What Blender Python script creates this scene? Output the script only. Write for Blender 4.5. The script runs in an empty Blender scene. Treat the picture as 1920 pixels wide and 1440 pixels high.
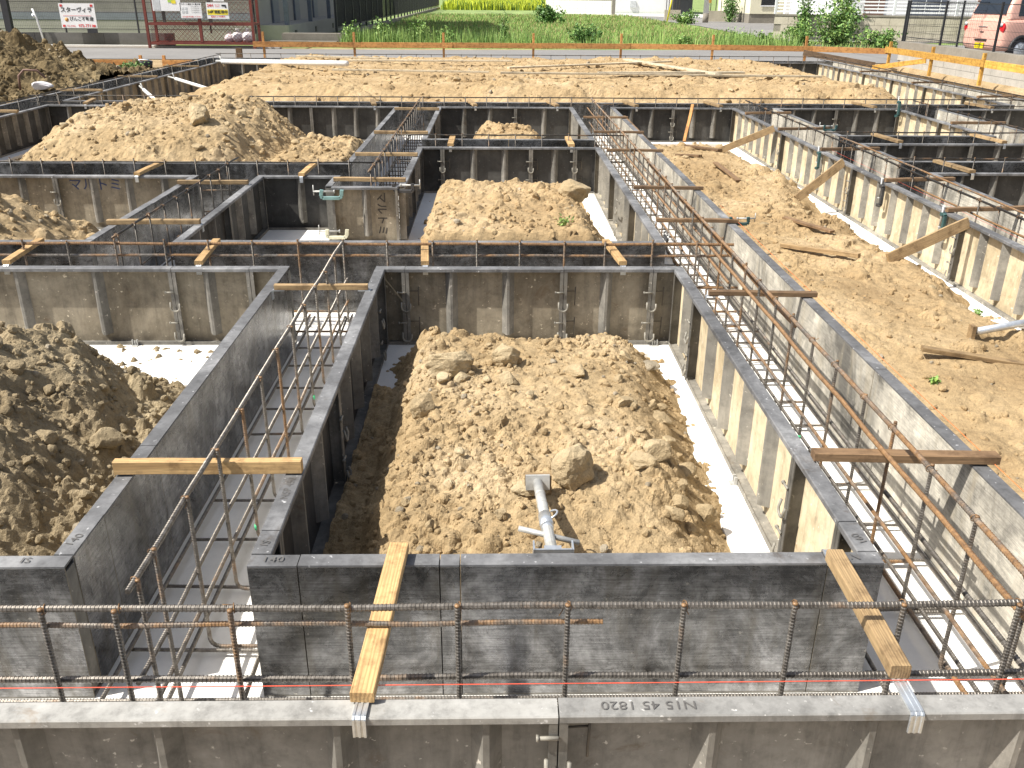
import bpy, math, random
import numpy as np
from mathutils import Vector, Matrix, Euler

random.seed(7)
RNG = np.random.RandomState(7)
SC = bpy.context.scene
COL = SC.collection
R = math.radians

# ------------------------------------------------------------------ camera
cam_d = bpy.data.cameras.new('camera')
cam = bpy.data.objects.new('camera', cam_d)
COL.objects.link(cam)
SC.camera = cam
cam_d.sensor_fit = 'HORIZONTAL'
cam_d.sensor_width = 36.0
cam_d.lens = 36.0 * 1670.8 / 1920.0
cam_d.clip_start = 0.05
cam_d.clip_end = 6000
PITCH, YAW, ROLL, CH = 0.4136073, 0.0207919, 0.0072417, 1.856759
_f = Vector((math.sin(YAW) * math.cos(PITCH), math.cos(YAW) * math.cos(PITCH), -math.sin(PITCH)))
_r = Vector((math.cos(YAW), -math.sin(YAW), 0))
_u = _r.cross(_f)
_r2 = _r * math.cos(ROLL) + _u * math.sin(ROLL)
_u2 = -_r * math.sin(ROLL) + _u * math.cos(ROLL)
_m = Matrix((( _r2.x, _u2.x, -_f.x), (_r2.y, _u2.y, -_f.y), (_r2.z, _u2.z, -_f.z)))
cam.matrix_world = Matrix.Translation((0, 0, CH)) @ _m.to_4x4()

# ------------------------------------------------------------------ world, sun, exposure
LIGHT = Vector((0.72, 0.225, -1.0)).normalized()
w = bpy.data.worlds.new('World')
SC.world = w
w.use_nodes = True
nt = w.node_tree
nt.nodes.clear()
sky = nt.nodes.new('ShaderNodeTexSky')
sky.sky_type = 'NISHITA'
sky.sun_disc = False
sky.sun_elevation = math.asin(-LIGHT.z)
sky.sun_rotation = math.atan2(-LIGHT.x, -LIGHT.y)
sky.air_density = 1.0
sky.dust_density = 2.5
bg = nt.nodes.new('ShaderNodeBackground')
bg.inputs['Strength'].default_value = 0.10
wo = nt.nodes.new('ShaderNodeOutputWorld')
hsv = nt.nodes.new('ShaderNodeHueSaturation')      # hazy summer sky
hsv.inputs['Saturation'].default_value = 0.6
nt.links.new(sky.outputs[0], hsv.inputs['Color'])
nt.links.new(hsv.outputs[0], bg.inputs[0])
nt.links.new(bg.outputs[0], wo.inputs[0])

sun_d = bpy.data.lights.new('sun', 'SUN')
sun_d.energy = 4.9
sun_d.angle = R(0.55)
sun_d.color = (1.0, 0.955, 0.87)
sun = bpy.data.objects.new('sun', sun_d)
COL.objects.link(sun)
sun.rotation_euler = LIGHT.to_track_quat('-Z', 'Y').to_euler()
sun.location = (-20, -6, 30)

SC.view_settings.view_transform = 'Standard'
SC.view_settings.look = 'None'
SC.view_settings.gamma = 1
SC.view_settings.use_curve_mapping = False
SC.view_settings.exposure = 0.6
SC.cycles.max_bounces = 6
SC.cycles.use_denoising = True

# ------------------------------------------------------------------ node material helpers
def new_mat(name):
    m = bpy.data.materials.new(name)
    m.use_nodes = True
    t = m.node_tree
    b = t.nodes['Principled BSDF']
    return m, t, b

def N(t, kind, **kw):
    n = t.nodes.new(kind)
    for k, v in kw.items():
        if k.startswith('i_'):
            n.inputs[k[2:].replace('_', ' ')].default_value = v
        else:
            setattr(n, k, v)
    return n

def ramp(t, src, stops, interp='LINEAR'):
    r = t.nodes.new('ShaderNodeValToRGB')
    r.color_ramp.interpolation = interp
    e = r.color_ramp.elements
    while len(e) > 1:
        e.remove(e[-1])
    e[0].position = stops[0][0]
    c = stops[0][1]
    e[0].color = (c[0], c[1], c[2], 1) if not isinstance(c, (int, float)) else (c, c, c, 1)
    for p, c in stops[1:]:
        x = e.new(p)
        x.color = (c[0], c[1], c[2], 1) if not isinstance(c, (int, float)) else (c, c, c, 1)
    t.links.new(src, r.inputs[0])
    return r.outputs[0]

def mixc(t, fac, a, b, mode='MIX'):
    m = t.nodes.new('ShaderNodeMix')
    m.data_type = 'RGBA'
    m.blend_type = mode
    if isinstance(fac, (int, float)):
        m.inputs[0].default_value = fac
    else:
        t.links.new(fac, m.inputs[0])
    for s, v in ((6, a), (7, b)):
        if isinstance(v, (tuple, list)):
            m.inputs[s].default_value = (v[0], v[1], v[2], 1)
        else:
            t.links.new(v, m.inputs[s])
    return m.outputs[2]

def coords(t, space='world', scale=(1, 1, 1)):
    if space == 'world':
        src = t.nodes.new('ShaderNodeNewGeometry').outputs['Position']
    else:
        src = t.nodes.new('ShaderNodeTexCoord').outputs['Object']
    mp = t.nodes.new('ShaderNodeMapping')
    mp.inputs['Scale'].default_value = scale
    t.links.new(src, mp.inputs[0])
    return mp.outputs[0]

def noise(t, vec, scale, detail=4, rough=0.6, dist=0.0):
    n = t.nodes.new('ShaderNodeTexNoise')
    n.inputs['Scale'].default_value = scale
    n.inputs['Detail'].default_value = detail
    n.inputs['Roughness'].default_value = rough
    n.inputs['Distortion'].default_value = dist
    t.links.new(vec, n.inputs['Vector'])
    return n.outputs[0]

def bump(t, b, h, strength=0.3, dist=0.01):
    n = t.nodes.new('ShaderNodeBump')
    n.inputs['Strength'].default_value = strength
    n.inputs['Distance'].default_value = dist
    t.links.new(h, n.inputs['Height'])
    t.links.new(n.outputs[0], b.inputs['Normal'])
    return n

MATS = {}
def simple(name, col, rough=0.6, metal=0.0, var=0.25, scale=6.0, space='world', bmp=0.0, bscale=60.0):
    m, t, b = new_mat(name)
    v = coords(t, space)
    n = noise(t, v, scale, 5, 0.65)
    lo = tuple(c * (1 - var) for c in col)
    hi = tuple(min(1, c * (1 + var)) for c in col)
    t.links.new(ramp(t, n, [(0.3, lo), (0.7, hi)]), b.inputs['Base Color'])
    b.inputs['Roughness'].default_value = rough
    b.inputs['Metallic'].default_value = metal
    if bmp:
        bump(t, b, noise(t, v, bscale, 4, 0.6), bmp, 0.004)
    MATS[name] = m
    return m

def soil_mat(name, a, b_, c, dark=0.55):
    m, t, b = new_mat(name)
    v = coords(t)
    n1 = noise(t, v, 1.7, 6, 0.62)
    n2 = noise(t, v, 22, 6, 0.7)
    n3 = noise(t, v, 140, 4, 0.7)
    col = ramp(t, n1, [(0.34, a), (0.52, b_), (0.66, c)])
    n0 = noise(t, v, 0.9, 3, 0.5)
    col = mixc(t, 0.32, col, ramp(t, n0, [(0.35, (0.70, 0.66, 0.60)), (0.55, (1.0, 1.0, 1.0))]), 'MULTIPLY')
    g = ramp(t, n2, [(0.25, dark), (0.5, 0.9), (0.72, 1.12)])
    col = mixc(t, 1.0, col, g, 'MULTIPLY')
    g2 = ramp(t, n3, [(0.25, 0.62), (0.55, 1.0), (0.8, 1.15)])
    col = mixc(t, 0.8, col, g2, 'MULTIPLY')
    t.links.new(col, b.inputs['Base Color'])
    b.inputs['Roughness'].default_value = 0.95
    b.inputs['Specular IOR Level'].default_value = 0.15
    h = N(t, 'ShaderNodeMath', operation='ADD')
    t.links.new(n2, h.inputs[0]); t.links.new(n3, h.inputs[1])
    bump(t, b, h.outputs[0], 0.75, 0.012)
    MATS[name] = m
soil_mat('soil', (0.41, 0.295, 0.16), (0.515, 0.385, 0.222), (0.59, 0.455, 0.28))
soil_mat('soil_sandy', (0.40, 0.28, 0.15), (0.495, 0.36, 0.20), (0.56, 0.42, 0.25), 0.66)
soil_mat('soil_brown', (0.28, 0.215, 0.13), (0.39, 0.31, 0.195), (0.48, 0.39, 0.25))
soil_mat('soil_dark', (0.125, 0.092, 0.048), (0.21, 0.157, 0.083), (0.31, 0.24, 0.135))
soil_mat('rock', (0.41, 0.31, 0.18), (0.53, 0.415, 0.255), (0.61, 0.50, 0.325), 0.7)
soil_mat('rock_grey', (0.30, 0.25, 0.18), (0.41, 0.35, 0.26), (0.48, 0.42, 0.32), 0.7)
soil_mat('ground_soil', (0.34, 0.25, 0.14), (0.46, 0.34, 0.20), (0.52, 0.40, 0.25))

def concrete_mat(name, a, b_, sc=3.0, spots=0.3, bm=0.25):
    m, t, b = new_mat(name)
    v = coords(t)
    n = noise(t, v, sc, 7, 0.65)
    n2 = noise(t, v, sc * 14, 5, 0.7)
    col = ramp(t, n, [(0.3, a), (0.7, b_)])
    col = mixc(t, spots, col, ramp(t, n2, [(0.3, 0.55), (0.55, 1.0)]), 'MULTIPLY')
    t.links.new(col, b.inputs['Base Color'])
    b.inputs['Roughness'].default_value = 0.88
    bump(t, b, n2, bm, 0.006)
    MATS[name] = m
concrete_mat('blinding', (0.78, 0.765, 0.73), (0.87, 0.86, 0.83), 2.0, 0.12, 0.3)
concrete_mat('asphalt', (0.19, 0.183, 0.178), (0.235, 0.228, 0.222), 0.8, 0.25)
concrete_mat('block', (0.36, 0.35, 0.32), (0.50, 0.48, 0.44), 2.4, 0.35)
concrete_mat('block_white', (0.66, 0.64, 0.60), (0.78, 0.76, 0.72), 2.4, 0.2)
concrete_mat('block_tan', (0.40, 0.36, 0.28), (0.58, 0.53, 0.43), 1.4, 0.35)
concrete_mat('cap_concrete', (0.19, 0.17, 0.14), (0.30, 0.275, 0.23), 1.8, 0.35)
concrete_mat('wall_dark', (0.09, 0.087, 0.08), (0.17, 0.162, 0.15), 1.2, 0.3)
concrete_mat('render_grey', (0.34, 0.32, 0.29), (0.40, 0.38, 0.345), 1.0, 0.1)
concrete_mat('kerb', (0.5, 0.49, 0.46), (0.62, 0.61, 0.58), 2.0, 0.2)

def form_smooth(name, dk, md, lt, met, stain=(0.13, 0.115, 0.09), splash=(0.42, 0.40, 0.36), rg=0.0, mo=1.0):
    m, t, b = new_mat(name)
    v = coords(t)
    n1 = noise(t, coords(t, scale=(1, 1, 0.8)), 2.4, 7, 0.7, 0.8)
    n2 = noise(t, v, 9, 7, 0.78, 0.5)
    n3 = noise(t, coords(t, scale=(1.4, 1.4, 30)), 6, 5, 0.75)
    n4 = noise(t, v, 34, 5, 0.75)
    col = ramp(t, n1, [(0.36, dk), (0.5, md), (0.63, lt)])
    col = mixc(t, 0.72 * mo, col, ramp(t, n2, [(0.30, 0.30), (0.5, 0.9), (0.66, 1.5)]), 'MULTIPLY')
    col = mixc(t, 0.6, col, ramp(t, n3, [(0.36, 0.40), (0.56, 1.1)]), 'MULTIPLY')
    col = mixc(t, 0.5 * mo, col, ramp(t, n4, [(0.32, 0.45), (0.5, 1.0), (0.7, 1.25)]), 'MULTIPLY')
    n6 = noise(t, coords(t, scale=(5, 5, 0.7)), 2.2, 5, 0.7)        # cement and rust runs
    col = mixc(t, ramp(t, n6, [(0.50, 0.0), (0.70, 0.65)]), col, stain)
    n7 = noise(t, v, 48, 3, 0.6)                                      # splashes
    col = mixc(t, ramp(t, n7, [(0.68, 0.0), (0.74, 0.7)]), col, splash)
    t.links.new(col, b.inputs['Base Color'])
    t.links.new(ramp(t, n2, [(0.3, 0.20 + rg), (0.7, 0.36 + rg)]), b.inputs['Roughness'])
    b.inputs['Metallic'].default_value = met
    b.inputs['Specular IOR Level'].default_value = 0.4
    wob = noise(t, v, 1.6, 2, 0.4)                                    # sprung, dented sheet
    ad = N(t, 'ShaderNodeMath', operation='MULTIPLY_ADD'); ad.inputs[1].default_value = 0.03
    t.links.new(n4, ad.inputs[0]); t.links.new(wob, ad.inputs[2])
    bump(t, b, ad.outputs[0], 0.35, 0.05)
    MATS[name] = m
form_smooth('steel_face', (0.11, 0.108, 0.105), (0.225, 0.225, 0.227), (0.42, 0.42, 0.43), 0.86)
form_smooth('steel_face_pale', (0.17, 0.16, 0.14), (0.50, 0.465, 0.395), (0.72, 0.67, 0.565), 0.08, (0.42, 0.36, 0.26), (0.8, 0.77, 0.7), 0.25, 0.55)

def form_outer(name, a, b_, c, met=0.0):
    m, t, b = new_mat(name)
    v = coords(t)
    n1 = noise(t, v, 2.2, 6, 0.66, 0.5)
    n2 = noise(t, coords(t, scale=(7, 7, 0.8)), 3.0, 5, 0.7)     # streaks down the sheet
    n3 = noise(t, v, 16, 6, 0.75)
    col = ramp(t, n1, [(0.28, a), (0.5, b_), (0.72, c)])
    col = mixc(t, 0.45, col, ramp(t, n2, [(0.32, 0.40), (0.52, 1.0)]), 'MULTIPLY')
    col = mixc(t, 0.55, col, ramp(t, n3, [(0.30, 0.40), (0.5, 1.0), (0.7, 1.25)]), 'MULTIPLY')
    n7 = noise(t, v, 42, 3, 0.6)
    spl = tuple(min(0.8, x * 1.9) for x in c)
    col = mixc(t, ramp(t, n7, [(0.66, 0.0), (0.73, 0.75)]), col, spl)       # cement splashes
    n8 = noise(t, v, 5.5, 5, 0.75, 0.8)
    col = mixc(t, ramp(t, n8, [(0.60, 0.0), (0.74, 0.7)]), col, tuple(x * y for x, y in zip(a, (0.95, 0.72, 0.5))))   # rust and oil
    t.links.new(col, b.inputs['Base Color'])
    b.inputs['Roughness'].default_value = 0.75
    b.inputs['Metallic'].default_value = met
    bump(t, b, n3, 0.25, 0.004)
    MATS[name] = m
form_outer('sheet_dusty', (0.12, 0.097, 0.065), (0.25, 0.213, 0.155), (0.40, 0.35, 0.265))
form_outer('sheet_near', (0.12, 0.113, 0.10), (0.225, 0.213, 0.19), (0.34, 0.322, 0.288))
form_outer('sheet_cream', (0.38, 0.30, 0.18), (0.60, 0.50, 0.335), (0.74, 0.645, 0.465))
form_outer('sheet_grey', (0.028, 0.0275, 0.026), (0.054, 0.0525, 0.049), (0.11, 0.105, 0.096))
form_outer('sheet_dark', (0.022, 0.021, 0.02), (0.045, 0.043, 0.04), (0.09, 0.085, 0.077))  # left side of the middle box: its deep shade put into the colour
form_outer('rib_grey', (0.10, 0.094, 0.082), (0.19, 0.18, 0.16), (0.33, 0.305, 0.265), 0.1)
form_outer('rib_cream', (0.13, 0.123, 0.108), (0.225, 0.213, 0.186), (0.40, 0.37, 0.31))
form_outer('rib_dark', (0.05, 0.046, 0.04), (0.10, 0.094, 0.082), (0.20, 0.185, 0.16), 0.1)
form_outer('rail_grey', (0.09, 0.09, 0.092), (0.18, 0.181, 0.186), (0.38, 0.38, 0.382), 0.4)
form_outer('rail_mid', (0.15, 0.145, 0.135), (0.26, 0.255, 0.242), (0.42, 0.41, 0.39), 0.15)
form_outer('rail_pale', (0.24, 0.23, 0.21), (0.38, 0.372, 0.35), (0.55, 0.54, 0.515), 0.1)

def rebar_mat(name, rust, k_=1.0):
    m, t, b = new_mat(name)
    v = coords(t)
    n = noise(t, v, 5, 6, 0.7)
    n2 = noise(t, v, 60, 4, 0.7)
    steel = ramp(t, n2, [(0.3, (0.105 * k_, 0.092 * k_, 0.078 * k_)), (0.7, (0.30 * k_, 0.275 * k_, 0.245 * k_))])
    rst = ramp(t, n2, [(0.3, (0.11, 0.06, 0.03)), (0.7, (0.33, 0.19, 0.085))])
    f = ramp(t, n, [(max(0.0, 0.62 - rust), 0.0), (min(1.0, 0.78 - rust), 1.0)]) if rust > 0 else ramp(t, n, [(0.62, 0.0), (0.75, 0.8)])
    t.links.new(mixc(t, f, steel, rst), b.inputs['Base Color'])
    b.inputs['Roughness'].default_value = 0.45
    mt = N(t, 'ShaderNodeMath', operation='SUBTRACT'); mt.inputs[0].default_value = 0.75
    t.links.new(f, mt.inputs[1]); mt.use_clamp = True
    t.links.new(mt.outputs[0], b.inputs['Metallic'])
    MATS[name] = m
rebar_mat('rebar_steel', 0.04)
rebar_mat('rebar_mixed', 0.22)
rebar_mat('rebar_worn', 0.15)
rebar_mat('rebar_rust', 0.6)
rebar_mat('rebar_dark', 0.08, 0.32)

def wood_mat(name, light, dark, gscale=1.0, rough=0.75):
    m, t, b = new_mat(name)
    v = coords(t, 'object', (1.2, 18, 18))
    oi = N(t, 'ShaderNodeObjectInfo')
    sh = N(t, 'ShaderNodeVectorMath', operation='ADD')
    t.links.new(v, sh.inputs[0])
    sc = N(t, 'ShaderNodeMath', operation='MULTIPLY'); sc.inputs[1].default_value = 37.0
    t.links.new(oi.outputs['Random'], sc.inputs[0]); t.links.new(sc.outputs[0], sh.inputs[1])
    n = noise(t, sh.outputs[0], 3.0 * gscale, 5, 0.6, 1.2)
    wv = t.nodes.new('ShaderNodeTexWave')
    wv.wave_type = 'BANDS'; wv.bands_direction = 'Y'
    wv.inputs['Scale'].default_value = 2.1 * gscale
    wv.inputs['Distortion'].default_value = 8.0
    wv.inputs['Detail'].default_value = 3
    wv.inputs['Detail Scale'].default_value = 0.6
    t.links.new(sh.outputs[0], wv.inputs['Vector'])
    dk2 = tuple(0.45 * a_ + 0.55 * b_ for a_, b_ in zip(dark, light))
    col = ramp(t, wv.outputs[1], [(0.0, dk2), (0.5, light), (1.0, tuple(min(1, c * 1.1) for c in light))])
    n5 = noise(t, coords(t, 'object', (2.5, 60, 60)), 4, 4, 0.7)
    col = mixc(t, 0.7, col, ramp(t, n5, [(0.3, 0.55), (0.6, 1.05)]), 'MULTIPLY')
    col = mixc(t, 0.6, col, ramp(t, n, [(0.25, 0.55), (0.6, 1.0), (0.8, 1.12)]), 'MULTIPLY')
    n9 = noise(t, coords(t), 14, 5, 0.7)
    col = mixc(t, 0.75, col, ramp(t, n9, [(0.34, (0.42, 0.38, 0.34)), (0.52, (1.0, 1.0, 1.0))]), 'MULTIPLY')
    hs = N(t, 'ShaderNodeHueSaturation')
    t.links.new(col, hs.inputs['Color'])
    mr = N(t, 'ShaderNodeMapRange'); mr.inputs[3].default_value = 0.75; mr.inputs[4].default_value = 1.2
    t.links.new(oi.outputs['Random'], mr.inputs[0]); t.links.new(mr.outputs[0], hs.inputs['Value'])
    t.links.new(hs.outputs[0], b.inputs['Base Color'])
    b.inputs['Roughness'].default_value = rough
    bump(t, b, wv.outputs[1], 0.2, 0.002)
    MATS[name] = m
wood_mat('pine', (0.56, 0.365, 0.165), (0.36, 0.20, 0.075))
wood_mat('old_wood', (0.235, 0.145, 0.075), (0.12, 0.068, 0.035), 1.3)
wood_mat('tan_wood', (0.40, 0.275, 0.14), (0.22, 0.13, 0.06), 1.2)
wood_mat('dark_wood', (0.13, 0.085, 0.05), (0.07, 0.045, 0.025), 1.2)
wood_mat('pale_wood', (0.66, 0.57, 0.41), (0.50, 0.41, 0.28))
wood_mat('orange_wood', (0.62, 0.31, 0.10), (0.48, 0.20, 0.055))
wood_mat('yellow_wood', (0.74, 0.42, 0.085), (0.58, 0.29, 0.05))

simple('galv', (0.62, 0.65, 0.68), 0.35, 0.7, 0.2, 25)
simple('galv_dull', (0.46, 0.46, 0.44), 0.55, 0.3, 0.3, 14)
simple('hook_steel', (0.25, 0.235, 0.20), 0.65, 0.1, 0.35, 20)
simple('rod_dark', (0.11, 0.095, 0.075), 0.7, 0.1, 0.35, 20)
simple('clamp_green', (0.035, 0.085, 0.085), 0.5, 0.0, 0.25, 20)
simple('clamp_pale', (0.20, 0.34, 0.33), 0.5, 0.0, 0.2, 20)
simple('clamp_cream', (0.62, 0.60, 0.45), 0.5, 0.0, 0.2, 20)
simple('clamp_black', (0.05, 0.05, 0.052), 0.5, 0.0, 0.3, 20)
simple('string_red', (0.75, 0.10, 0.05), 0.7)
simple('string_orange', (0.8, 0.20, 0.05), 0.7)
simple('tape_green', (0.08, 0.55, 0.25), 0.5)
simple('marker_blue', (0.05, 0.07, 0.16), 0.7)
simple('marker_dark', (0.05, 0.045, 0.04), 0.7)
simple('stamp', (0.10, 0.095, 0.09), 0.8)
simple('pipe_white', (0.78, 0.78, 0.77), 0.45, 0.0, 0.12, 8)
simple('cage_red', (0.15, 0.032, 0.022), 0.55, 0.0, 0.3, 5)
simple('fence_black', (0.025, 0.026, 0.030), 0.5)
simple('fence_brown', (0.05, 0.038, 0.034), 0.5)
simple('sign_white', (0.80, 0.80, 0.80), 0.5, 0, 0.05)
simple('sign_red', (0.62, 0.05, 0.05), 0.5)
simple('sign_black', (0.03, 0.035, 0.04), 0.5)
simple('sign_yellow', (0.80, 0.66, 0.04), 0.5)
simple('sign_green', (0.42, 0.62, 0.12), 0.5)
simple('sign_grey', (0.55, 0.57, 0.58), 0.5)
simple('bag_white', (0.72, 0.68, 0.68), 0.35, 0, 0.25, 9, bmp=0.6, bscale=18)
simple('bag_pink', (0.66, 0.56, 0.57), 0.35, 0, 0.25, 9, bmp=0.6, bscale=18)
simple('siding', (0.24, 0.225, 0.205), 0.8, 0, 0.12, 3)
simple('siding_band', (0.20, 0.215, 0.25), 0.8, 0, 0.1, 3)
simple('wall_cream', (0.76, 0.72, 0.55), 0.8, 0, 0.06, 2)
simple('wall_white', (0.80, 0.80, 0.79), 0.8, 0, 0.05, 2)
simple('wall_tan', (0.52, 0.45, 0.35), 0.8, 0, 0.08, 2)
simple('wall_brown', (0.22, 0.13, 0.10), 0.7, 0, 0.15, 4)
simple('roof_dark', (0.09, 0.09, 0.10), 0.7)
simple('opening_dark', (0.025, 0.027, 0.03), 0.4)
simple('door_grey', (0.21, 0.22, 0.24), 0.5, 0.1, 0.1)
simple('frame_grey', (0.12, 0.14, 0.18), 0.5)
simple('white_bar', (0.82, 0.83, 0.86), 0.45, 0, 0.04)
simple('car_pink', (0.78, 0.45, 0.36), 0.28, 0.0, 0.03, 2)
simple('car_black', (0.018, 0.018, 0.02), 0.5)
simple('tyre', (0.028, 0.028, 0.03), 0.85)
simple('lamp_red', (0.60, 0.012, 0.02), 0.15, 0, 0.05)
simple('lamp_clear', (0.70, 0.72, 0.74), 0.15, 0, 0.05)
simple('plate_yellow', (0.82, 0.68, 0.0), 0.4, 0, 0.04)
simple('grass_ground', (0.20, 0.27, 0.085), 0.95, 0, 0.5, 0.8, bmp=0.5)
simple('grass', (0.25, 0.36, 0.10), 0.75, 0, 0.45, 0.5)
simple('weed', (0.16, 0.28, 0.07), 0.7, 0, 0.45, 0.9)
simple('leaf', (0.075, 0.17, 0.035), 0.55, 0, 0.5, 3)
simple('leaf_light', (0.25, 0.37, 0.09), 0.6, 0, 0.4, 3)
simple('rice', (0.55, 0.60, 0.055), 0.8, 0, 0.25, 0.3)
simple('rice_stalk', (0.16, 0.25, 0.04), 0.8, 0, 0.35, 0.4)
simple('stem', (0.16, 0.15, 0.06), 0.8)
simple('dry_plant', (0.42, 0.32, 0.17), 0.9)
_g, _t, _b = new_mat('car_glass')
_b.inputs['Base Color'].default_value = (0.02, 0.028, 0.04, 1); _b.inputs['Roughness'].default_value = 0.06
MATS['car_glass'] = _g

# ------------------------------------------------------------------ mesh helpers
class MB:
    """collects shapes; f holds (vertex index tuple, material index)"""
    def __init__(s):
        s.v = []; s.f = []; s.m = []; s.smooth = []
    def add(s, vs, fs, mi=0, smooth=False):
        o = len(s.v)
        s.v.extend([tuple(p) for p in vs])
        for f in fs:
            s.f.append(tuple(i + o for i in f)); s.m.append(mi); s.smooth.append(smooth)
    def box(s, x0, x1, y0, y1, z0, z1, mi=0):
        vs = [(x0, y0, z0), (x1, y0, z0), (x1, y1, z0), (x0, y1, z0), (x0, y0, z1), (x1, y0, z1), (x1, y1, z1), (x0, y1, z1)]
        s.add(vs, [(3, 2, 1, 0), (4, 5, 6, 7), (0, 1, 5, 4), (1, 2, 6, 5), (2, 3, 7, 6), (3, 0, 4, 7)], mi)
    def beam(s, p, q, wdt, h, mi=0, up=(0, 0, 1), bev=0.0):
        """rectangular bar from p to q"""
        p = Vector(p); q = Vector(q); d = (q - p); L = d.length; d.normalize()
        sd = d.cross(Vector(up))
        if sd.length < 1e-4: sd = d.cross(Vector((0, 1, 0)))
        sd.normalize(); u = sd.cross(d)
        a, c = wdt / 2, h / 2
        if bev <= 0:
            prof = [(-a, -c), (a, -c), (a, c), (-a, c)]
        else:
            e = bev
            prof = [(-a + e, -c), (a - e, -c), (a, -c + e), (a, c - e), (a - e, c), (-a + e, c), (-a, c - e), (-a, -c + e)]
        n = len(prof)
        vs = [p + sd * x + u * y for x, y in prof] + [q + sd * x + u * y for x, y in prof]
        fs = [(i, (i + 1) % n, n + (i + 1) % n, n + i) for i in range(n)]
        fs += [tuple(range(n - 1, -1, -1)), tuple(range(n, 2 * n))]
        s.add(vs, fs, mi)
    def prism(s, prof, axis, a, b, mi=0):
        """profile polygon [(u,v)] extruded along axis: x -> (x,u,v), y -> (u,y,v), z -> (u,v,z)"""
        n = len(prof)
        def P(u, v, w_):
            return (w_, u, v) if axis == 'x' else ((u, w_, v) if axis == 'y' else (u, v, w_))
        vs = [P(u, v, a) for u, v in prof] + [P(u, v, b) for u, v in prof]
        fs = [(i, (i + 1) % n, n + (i + 1) % n, n + i) for i in range(n)]
        fs += [tuple(range(n - 1, -1, -1)), tuple(range(n, 2 * n))]
        s.add(vs, fs, mi)
    def tube(s, path, r, sides=6, mi=0, pitch=0.0, rib=0.12, cap=True, smooth=True):
        pts = [np.array(p, float) for p in path]
        rs = None
        if pitch > 0:
            seg = [np.linalg.norm(pts[i + 1] - pts[i]) for i in range(len(pts) - 1)]
            cum = np.concatenate([[0], np.cumsum(seg)])
            n = max(1, int(cum[-1] / pitch))
            st = []; rr = []
            for i in range(n):
                for fr, k in ((0.0, 1), (0.45, 1), (0.6, 1 + rib), (0.85, 1 + rib)):
                    st.append((i + fr) / n * cum[-1]); rr.append(r * k)
            st.append(cum[-1]); rr.append(r)
            st = np.array(st)
            P3 = np.array(pts)
            q = np.stack([np.interp(st, cum, P3[:, k]) for k in range(3)], 1)
            rs = np.array(rr)
        else:
            q = np.array(pts); rs = np.full(len(q), r) if np.isscalar(r) else np.array(r)
        n = len(q)
        tg = np.gradient(q, axis=0)
        tg /= np.linalg.norm(tg, axis=1)[:, None] + 1e-12
        up = np.array([0, 0, 1.0]) if abs(tg[0][2]) < 0.9 else np.array([0, 1.0, 0])
        u = np.cross(tg[0], up); u /= np.linalg.norm(u)
        ang = np.linspace(0, 2 * np.pi, sides, endpoint=False)
        vs = np.zeros((n, sides, 3))
        for i in range(n):
            u = u - tg[i] * np.dot(u, tg[i]); u /= np.linalg.norm(u) + 1e-12
            v = np.cross(tg[i], u)
            vs[i] = q[i] + rs[i] * (np.cos(ang)[:, None] * u + np.sin(ang)[:, None] * v)
        fs = []
        for i in range(n - 1):
            a = i * sides; b = a + sides
            for k in range(sides):
                k2 = (k + 1) % sides
                fs.append((a + k, a + k2, b + k2, b + k))
        if cap:
            fs.append(tuple(range(sides - 1, -1, -1))); fs.append(tuple(range((n - 1) * sides, n * sides)))
        s.add(vs.reshape(-1, 3).tolist(), fs, mi, smooth and pitch == 0)
    def mesh(s, name, mats, off=(0, 0, 0)):
        me = bpy.data.meshes.new(name)
        if any(off):
            vs = [(a - off[0], b - off[1], c - off[2]) for a, b, c in s.v]
        else:
            vs = s.v
        me.from_pydata(vs, [], s.f)
        for k in mats:
            me.materials.append(MATS[k])
        if len(mats) > 1:
            me.polygons.foreach_set('material_index', s.m)
        me.polygons.foreach_set('use_smooth', s.smooth)
        me.update()
        return me

def tag(o, label=None, cat=None, group=None, kind=None):
    if label: o['label'] = label
    if cat: o['category'] = cat
    if group: o['group'] = group
    if kind: o['kind'] = kind
    return o

def link(name, me, parent=None, loc=None, rz=0.0):
    o = bpy.data.objects.new(name, me)
    COL.objects.link(o)
    if parent is not None: o.parent = parent
    if loc is not None: o.location = loc
    if rz: o.rotation_euler = (0, 0, rz)
    return o

def empty(name, loc, label=None, cat=None, group=None, rz=0.0):
    o = bpy.data.objects.new(name, None)
    o.empty_display_size = 0.1
    COL.objects.link(o)
    o.location = loc
    o.rotation_euler = (0, 0, rz)
    return tag(o, label, cat, group)

def base_of(mb):
    a = np.array(mb.v)
    return (float((a[:, 0].min() + a[:, 0].max()) / 2), float((a[:, 1].min() + a[:, 1].max()) / 2), float(a[:, 2].min()))

def single(name, mb, mats, label, cat, group=None, kind=None):
    """a thing that is one mesh, verts given in world space"""
    if isinstance(mats, str): mats = [mats]
    b = base_of(mb)
    return tag(link(name, mb.mesh(name, mats, b), loc=b), label, cat, group, kind)

def part(name, mb, mats, parent, local=False):
    """part with world-space verts under an unrotated parent (two levels of translation at most)"""
    if isinstance(mats, str): mats = [mats]
    off = (0, 0, 0)
    if not local:
        v = Vector(parent.location)
        if parent.parent: v = v + Vector(parent.parent.location)
        off = tuple(v)
    return link(name, mb.mesh(name, mats, off), parent)

def copy_tree(o, loc=None, rz=None, parent=None):
    c = o.copy(); COL.objects.link(c)
    if parent is not None: c.parent = parent
    if loc is not None: c.location = loc
    if rz is not None: c.rotation_euler = (0, 0, rz)
    for ch in o.children: copy_tree(ch, parent=c)
    return c

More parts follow.
